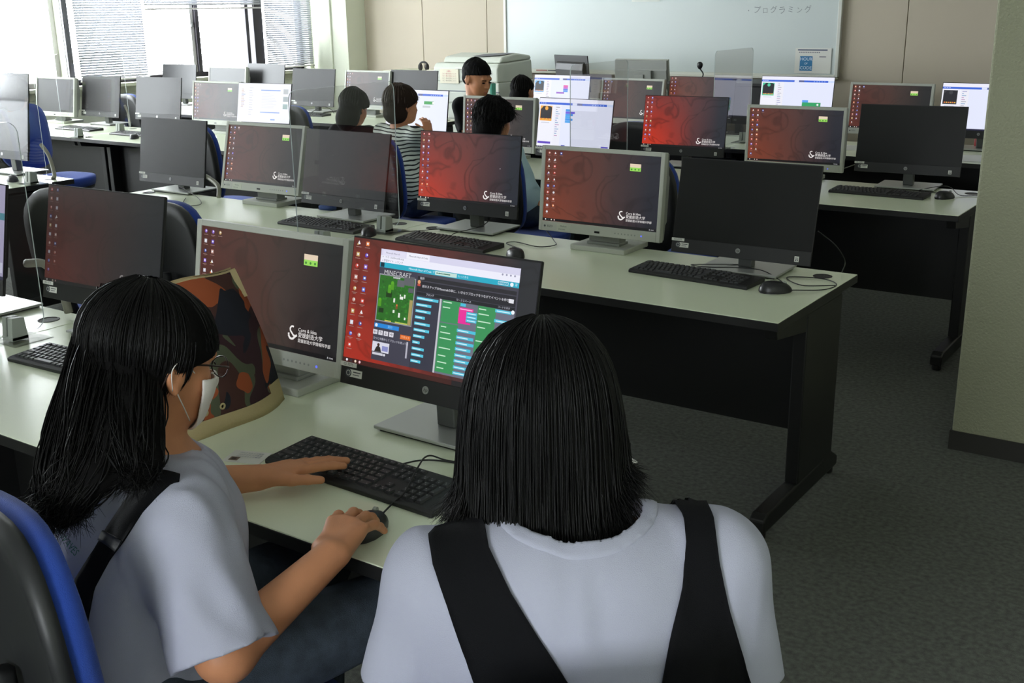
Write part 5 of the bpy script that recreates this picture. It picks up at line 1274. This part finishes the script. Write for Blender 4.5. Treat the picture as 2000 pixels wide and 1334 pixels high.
def text_on(parent, name, bvh, txt, pts, size, m, shear=0):
    """lettering laid on a garment along a curve of sight points"""
    L = np.array(pts, float); dd = np.r_[0, np.cumsum(np.linalg.norm(np.diff(L, axis=0), axis=1))]; mb_ = MB(); me = text_mesh(txt, 'LEFT', shear)[0]
    w_ = max(p[0] for p in me[0]); V = []; mid = ray_hit(bvh, *pts[-1])[0]; dm = float((np.array(mid)-CAM)@FW) if mid is not None else 1.5; lastn = None
    for a, b in me[0]:
        t = a/w_*dd[-1]; x = np.interp(t, dd, L[:, 0]); y = np.interp(t, dd, L[:, 1]); x2 = np.interp(t+4, dd, L[:, 0]); y2 = np.interp(t+4, dd, L[:, 1])
        if t+4 > dd[-1]: x2, y2, x0_, y0_ = x, y, np.interp(t-4, dd, L[:, 0]), np.interp(t-4, dd, L[:, 1]); dx, dy = x-x0_, y-y0_
        else: dx, dy = x2-x, y2-y
        n_ = math.hypot(dx, dy); dx /= n_; dy /= n_
        X, Y = x+dy*b*size, y-dx*b*size; h, n = ray_hit(bvh, X, Y)
        if h is None or abs(float((np.array(h)-CAM)@FW)-dm) > .10: h = Vector(at(X, Y, dm)); n = bvh.find_nearest(h)[1]
        if n.dot(Vector(CAM)-h) < 0: n = -n
        V.append(h+n*.007)
    mb_.add(V, me[1]); return loc_parent(obj(name, mb_, m, parent), parent)
text_on(G1, 'shirt_lettering', SH1, 'THE WAVES', [(112, 1018), (126, 1042), (142, 1064), (158, 1082)], 20, mat('green_print', (40, 110, 90), .7))

# ---------------------------------------------------------------- girl with bob (centre, from behind)
G2 = person((-.60, .99, 0), 'girl seen from behind with black bob, white T-shirt and broad black straps')
C2 = at(1055, 806, 1.42); F2 = nrm(np.array((-.58, .80, -.22))); R2m = frame_of(F2, -.03); s2 = 1.0
S2L, S2R = at(853, 1120, 1.38), at(1390, 1075, 1.38); N2 = at(1122, 1040, 1.40)
A2 = nrm(S2R-S2L); A2[2] = 0; A2 = nrm(A2); B2 = np.array((-A2[1], A2[0], 0.)); T2 = np.array([A2, B2, (0, 0, 1.)])
H2 = np.array((-.60, .99, .585)); E2L, E2R = at(800, 1330, 1.42), at(1440, 1330, 1.42)
W2L, W2R = E2L+B2*.20-A2*(-.06)+(0, 0, -.04), E2R+B2*.20-A2*.08+(0, 0, -.04)
d = Sdf(); head_ops(d, C2, R2m, s2)
d.cap(loc2w(C2, R2m, s2, (0, -.030, -.045)), N2-(0, 0, .02), .052, .060, .025).cap(N2-(0, 0, .05), S2L, .055, .048, .04).cap(N2-(0, 0, .05), S2R, .055, .048, .04)
d.cap(N2-(0, 0, .12), H2+(0, 0, .05), .11, .12, .04).cap(S2L, E2L, .045, .038, .03).cap(S2R, E2R, .045, .038, .03).cap(E2L, W2L, .037, .026, .02).cap(E2R, W2R, .037, .026, .02)
body = [skin_of(d, .006)]
for W_, E_, sg in ((W2L, E2L, 1), (W2R, E2R, -1)):
    dh = Sdf().cap(W_-nrm(W_-E_)*.04, W_, .029, .026, 0); hand_ops(dh, W_, W_-E_, np.array((0, 0, 1)), A2*sg, .95, ((.2, .4, .3),)*4); body.append(skin_of(dh, .004))
V, Q = joined(body); put(G2, 'body', V, Q, 'skin')
sh2 = Sdf(); sh2.cap(N2-(0, 0, .050)-A2*.045, S2L-(0, 0, .006), .060, .062, .03).cap(N2-(0, 0, .050)+A2*.045, S2R-(0, 0, .006), .060, .062, .03)
sh2.ell((S2L+S2R)/2-(0, 0, .075)-B2*.012, (.205, .125, .15), T2, .05).cap((S2L+S2R)/2-(0, 0, .14), H2+(0, 0, .06), .135, .14, .06)
sl2 = [Sdf().cap(S2L-(0, 0, .02), E2L, .064, .060, 0), Sdf().cap(S2R-(0, 0, .02), E2R, .064, .058, 0)]; sh2b = Sdf(); sh2b.ops = sh2.ops+sl2[0].ops+sl2[1].ops
h2L, h2R = nrm(E2L-S2L), nrm(E2R-S2R)
def f_sh2(P):
    v = sh2(P)
    for S_, E_, h_ in ((sl2[0], E2L, h2L), (sl2[1], E2R, h2R)): v = smin(v, np.maximum(S_(P), (P-E_)@h_), .035)
    v = v+wrinkle(P, .0034, 26, 12)+wrinkle(P*np.array((1, 1, .4)), .0024, 52, 2)
    nk = np.sqrt((((P-(N2+np.array((0, 0, .045))-B2*.012))@T2.T/np.array((.084, .084, .092)))**2).sum(-1)); v = np.maximum(v, (1.04-nk)*.07)
    return np.maximum(v, .55-P[..., 2])
V, Q = skin_of(sh2b, .0045, f_sh2); SHB2 = BVHTree.FromPolygons([tuple(p) for p in V], [tuple(q) for q in Q]); put(G2, 't_shirt', V, Q, 'shirt')
def f_col2(P):
    nn = np.sqrt((((P-(N2+np.array((0, 0, .045))-B2*.012))@T2.T/np.array((.084, .084, .092)))**2).sum(-1)); v = sh2(P)+wrinkle(P, .0034, 26, 12)+wrinkle(P*np.array((1, 1, .4)), .0024, 52, 2)-.003
    return np.maximum(np.maximum(v, (nn-1.22)*.07), (.99-nn)*.07)
V, Q = surf(f_col2, N2-.16, N2+.14, .004); put(G2, 'collar', V, Q, 'shirt')
ribbon(G2, 'pinafore_strap', SHB2, [(850, 1036), (836, 1050), (846, 1105), (880, 1190), (905, 1260), (935, 1345), (960, 1430)], [(935, 1012), (947, 1020), (956, 1070), (1000, 1160), (1050, 1240), (1118, 1345), (1160, 1430)], 'black', nu=10, nv=44, off=.006)
ribbon(G2, 'pinafore_strap', SHB2, [(1288, 975), (1318, 985), (1335, 1010), (1340, 1060), (1330, 1150), (1308, 1240), (1288, 1345), (1270, 1430)], [(1350, 970), (1378, 985), (1392, 1015), (1402, 1100), (1422, 1190), (1440, 1260), (1470, 1345), (1490, 1430)], 'black', nu=10, nv=44, off=.006)
dk = Sdf(); K2L, K2R = H2+B2*.38-A2*.10, H2+B2*.38+A2*.10
dk.cap(H2+(0, 0, .04), H2, .135, .140, .05).cap(H2-A2*.08, K2L, .10, .085, .06).cap(H2+A2*.08, K2R, .10, .085, .06)
V, Q = skin_of(dk, .008, lambda P: dk(P)+wrinkle(P, .003, 30, 9)); put(G2, 'pinafore_dress', V, Q, 'black')
for K_ in (K2L, K2R):
    lg = Sdf().cap(K_-(0, 0, .02), (K_[0], K_[1], .10), .055, .038, 0); V, Q = skin_of(lg, .008); put(G2, 'stocking', V, Q, 'black')
    so = Sdf().cap((K_[0], K_[1], .04), K_*np.array((1, 1, 0))+B2*.13+np.array((0, 0, .035)), .04, .035, 0); V, Q = skin_of(so, .008, lambda P: np.maximum(so(P), .004-P[..., 2])); put(G2, 'shoe', V, Q, 'shell')
# bob: guides run from the crown over the skull and hang down
bob = []; rnd = np.random.default_rng(21)
for k in range(34):
    a = math.radians(-128+256*(k+.5)/34); sx, cy = math.sin(a), -math.cos(a); L = lambda r, z: loc2w(C2, R2m, s2, (r*1.04*sx, -.015+r*1.13*cy, z))
    top = [L(.012, .122), L(.045, .114), L(.076, .082), L(.090, .035)]
    p = top[-1]; out = nrm((p-C2)*np.array((1, 1, 0)))
    side = np.dot(out, A2)          # -1 left .. +1 right
    zend = .872+.105*max(0, side)**1.2+.060*max(0, -side)**2; zend += .010*rnd.normal()
    q1 = p+out*.006; q1[2] = C2[2]-.035; q2 = p+out*.005; q2[2] = (C2[2]-.035+zend)/2
    q3 = p+out*(.004+.010*abs(side)); q3[2] = zend+.03; q4 = p+out*(.016+.020*rnd.random()+.014*abs(side)); q4[2] = zend
    bk = max(0, -np.dot(out, B2)); q2 = q2-B2*.006*bk; q3 = q3-B2*.046*bk; q4 = q4-B2*.066*bk
    bob.append((top+[q1, q2, q3, q4], [.008, .012, .014, .015, .015, .014, .010, .004]))
bs = Sdf()
for P_, r_ in bob: bs.path(P_, [q*1.0 for q in r_], .005)
bs.ell(loc2w(C2, R2m, s2, (0, -.014, .036)), np.array((.083, .100, .088)), R2m, .005)
V, Q = skin_of(bs, .005, lambda P: bs(P)+.0145); put(G2, 'hair', V, Q, 'under')
V, F_ = gather([(P_, [.005, .006, .007, .008, .009, .010, .011, .009]) for P_, r_ in bob], 8500, 13, .00115, 8, inner=.05, flick=.0065, wob=.0022, ends=(.84, 1.0), blend=True); put(G2, 'hair_strands', V, F_, 'hair', False)['kind'] = 'stuff'

# ---------------------------------------------------------------- children farther back
def kid(label, C, F, s, hips, cloth, hairm='hair', hairf=None, arms=None, roll=0, seated=True, h=.0075, eye=False, sleeve=.75, shoulder=.135, pants='denim', cap=None, strands=700, hk=3):
    C = np.array(C, float); R = frame_of(F, roll); o = person((hips[0], hips[1], 0), label); f2 = np.array((F[0], F[1], 0.)) if cap is None or 'face' not in cap else np.array((*cap['face'], 0.)); f2 = nrm(f2); ax = np.array((f2[1], -f2[0], 0.))
    n = loc2w(C, R, s, (0, -.035, -.05)); nk = C+np.array((0, 0, -.118*s))-f2*.03*s; hp_ = np.array(hips, float); TRk = np.array([ax, f2, (0, 0, 1.)])
    sl, sr = nk-ax*shoulder*s-(0, 0, .035*s), nk+ax*shoulder*s-(0, 0, .035*s)
    if arms is None: arms = [(sl+f2*.06-(0, 0, .20*s), sl+f2*.22+ax*.05-(0, 0, .20*s)), (sr+f2*.06-(0, 0, .20*s), sr+f2*.22-ax*.05-(0, 0, .20*s))]
    arms = [(np.array(a), np.array(b)) for a, b in arms]
    d = Sdf(); head_ops(d, C, R, s); d.cap(n, nk, .044*s, .048*s, .02).cap(nk-(0, 0, .03), sl, .04*s, .04*s, .03).cap(nk-(0, 0, .03), sr, .04*s, .04*s, .03).cap(nk-(0, 0, .08), hp_, .08*s, .09*s, .03)
    for S_, (e, w_) in zip((sl, sr), arms): d.cap(S_, e, .036*s, .031*s, .02).cap(e, w_, .030*s, .022*s, .015)
    parts = [skin_of(d, .005 if eye else h)]
    for (e, w_), sg in zip(arms, (1, -1)):
        dh = Sdf().cap(w_-nrm(w_-e)*.03, w_, .023*s, .021*s, 0); hand_ops(dh, w_, w_-e, np.array((0, 0, 1)), ax*sg, .8*s, ((.25, .4, .3),)*4); parts.append(skin_of(dh, .0045))
    V, Q = joined(parts); put(o, 'body', V, Q, 'skin')
    sd = Sdf().cap(nk-(0, 0, .045), sl, .047*s, .050*s, .025).cap(nk-(0, 0, .045), sr, .047*s, .050*s, .025).ell(nk-(0, 0, .12*s), np.array((.155, .10, .13))*s, TRk, .04).cap(nk-(0, 0, .16*s), hp_+(0, 0, .04), .112*s, .125*s, .04)
    ends_ = []
    for S_, (e, w_) in zip((sl, sr), arms): ee = S_+(e-S_)*sleeve; ends_.append((ee, nrm(e-S_), Sdf().cap(S_-(0, 0, .01), ee+(e-S_)*.1, .052*s, .050*s, 0)))
    def fs(P):
        v = sd(P)
        for ee, hh, sv in ends_: v = smin(v, np.maximum(sv(P), (P-ee)@hh), .025)
        v = v+wrinkle(P, .003, 36, 5)
        nn = np.sqrt((((P-(nk+np.array((0, 0, .025))))/np.array((.060, .060, .045))/s)**2).sum(-1)); v = np.maximum(v, (1-nn)*.04)
        return np.maximum(v, hp_[2]-P[..., 2])
    sb = Sdf(); sb.ops = sd.ops+ends_[0][2].ops+ends_[1][2].ops; V, Q = skin_of(sb, h, fs); ob_ = put(o, 'shirt', V, Q, cloth)
    pd = Sdf()
    for sg in (-1, 1):
        b = hp_+ax*.07*sg*s
        if seated: kx = b+f2*.36*s; pd.cap(b, kx, .075*s, .055*s, .03).cap(kx, kx*np.array((1, 1, 0))+np.array((0, 0, .08)), .05*s, .04*s, .02); ft = kx
        else: pd.cap(b+(0, 0, .03), b*np.array((1, 1, 0))+np.array((0, 0, .09)), .075*s, .045*s, .03); ft = b
        so = Sdf().cap((ft[0], ft[1], .035), ft*np.array((1, 1, 0))+f2*.11*s+np.array((0, 0, .03)), .035, .03, 0); V, Q = skin_of(so, .009, lambda P: np.maximum(so(P), .003-P[..., 2])); put(o, 'shoe', V, Q, 'shell')
    pd.ell(hp_, np.array((.125, .10, .09))*s, TRk, .03); V, Q = skin_of(pd, .009); put(o, 'trousers', V, Q, pants)
    if eye: eyes(o, C-np.array(o.location), R, s); 
    kw = dict(cap or {}); kw.pop('face', None); np_ = kw.pop('nape', ((0, -.045, -.035), (.078, .064, .062))); kw['extra'] = Sdf().ell(loc2w(C, R, s, np_[0]), np.array(np_[1])*s, R)
    V, Q = hair_cap(C, R, s, **kw, h=.005); put(o, 'hair', V, Q, 'under' if hairm == 'hair' else 'bunder')
    if strands:
        rr = kw.get('r', (.086, .106, .092)); cc = kw.get('c', (0, -.014, .036)); P_ = cap_paths(C, R, s, 34, rr, cc, zend=-.045, zface=.04, face=75)
        V, F_ = gather(P_, strands, 8, .0012, hk, inner=.4, flick=.006 if hk != 9 else .02, wob=0 if hk != 9 else .010); put(o, 'hair_strands', V, F_, hairm, False)['kind'] = 'stuff'
    return o, R
def stripes():
    m = mat('striped_cotton', (214, 220, 210), .9, bump=.2, bscale=800); nt = m.node_tree; b = nt.nodes['Principled BSDF']; N = nt.nodes.new; K = nt.links.new
    tc = N('ShaderNodeTexCoord'); sp = N('ShaderNodeSeparateXYZ'); K(tc.outputs['Object'], sp.inputs[0])
    nz = N('ShaderNodeTexNoise'); nz.inputs['Scale'].default_value = 6; K(tc.outputs['Object'], nz.inputs[0])
    a = N('ShaderNodeMath'); a.operation = 'MULTIPLY_ADD'; a.inputs[1].default_value = .045; K(nz.outputs[0], a.inputs[0]); K(sp.outputs[2], a.inputs[2])
    f = N('ShaderNodeMath'); f.operation = 'PINGPONG'; f.inputs[1].default_value = .0100; K(a.outputs[0], f.inputs[0])
    g = N('ShaderNodeMath'); g.operation = 'GREATER_THAN'; g.inputs[1].default_value = .0066; K(f.outputs[0], g.inputs[0])
    mx = N('ShaderNodeMix'); mx.data_type = 'RGBA'; K(g.outputs[0], mx.inputs[0]); mx.inputs[6].default_value = (*srgb((214, 220, 210)), 1); mx.inputs[7].default_value = (*srgb((34, 42, 40)), 1); K(mx.outputs[2], b.inputs['Base Color']); return m
STR = stripes(); LB = mat('light_blue_cotton', (178, 206, 216), .9, bump=.2, bscale=800)
cK = at(785, 208, 6.08)
kid('brown-haired child in a black and white striped shirt seated at the third row', cK, (.30, 1, -.12), .92, (-3.86, 4.56, .575), STR, 'brownhair', arms=[(cK+np.array((-.16, .05, -.38)), cK+np.array((-.10, .25, -.40))), (cK+np.array((.15, .12, -.34)), on(838, 258, 1, 4.95))], cap=dict(r=(.092, .112, .100), line=(.55, .0), back=-.01, low=-.085, face=(.15, 1), nape=((0, -.045, -.040), (.084, .068, .070))), shoulder=.15)
cK = at(966, 238, 5.72)
kid('child with curly black hair and light blue shirt seated behind the bright red computer', cK, (.35, 1, -.25), .92, (-3.16, 4.62, .575), LB, arms=[(cK+np.array((-.16, .05, -.34)), cK+np.array((-.10, .25, -.40))), (on(1048, 400, 1, 4.62), on(1040, 425, 1, 4.86))], cap=dict(r=(.105, .118, .104), line=(.55, -.01), back=-.01, low=-.09, amp=.006, face=(0, 1), nape=((0, -.045, -.05), (.098, .075, .080))), strands=1500, hk=9, shoulder=.15)
cK = at(692, 212, 6.30)
kid('dark-haired child in black seated beside the striped-shirt child', cK, (-.10, 1, -.45), .86, (-4.42, 4.72, .565), 'black', cap=dict(r=(.094, .112, .098), line=(.5, .0), back=-.0, low=-.10, face=(-.1, 1), nape=((0, -.05, -.075), (.088, .062, .095))))
cK = at(932, 155, 7.0)
o, R_ = kid('standing boy with short black hair and black shirt looking down to the right', cK, (.98, -.12, -.30), 1.0, (cK[0]-.01, cK[1]+.02, .66), 'black', cap=dict(r=(.080, .102, .092), line=(.30, .030), back=-.020, low=-.035, nape=((0, -.045, -.01), (.070, .055, .045))), seated=False, eye=True, h=.006, strands=400, shoulder=.125)
mo = Sdf().ell(loc2w(cK, R_, 1.0, (0, .0915, -.054)), (.017, .004, .005), R_); V, Q = skin_of(mo, .0015); put(o, 'lips', V, Q, LIP)
cK = at(1021, 180, 7.35)
kid('short-haired child whose round black head shows above a grey monitor', cK, (.05, 1, -.2), .86, (cK[0], cK[1]-.03, .565), 'black', cap=dict(r=(.082, .100, .090), line=(.5, .01), back=-.02, low=-.045))
chair(-1.33, .985, -.10, 'chair of the girl with glasses, blue edge at the lower left', -.015)
chair(-.66, 1.02, math.radians(36), 'chair of the girl with the bob, barely showing at the bottom edge', -.075)
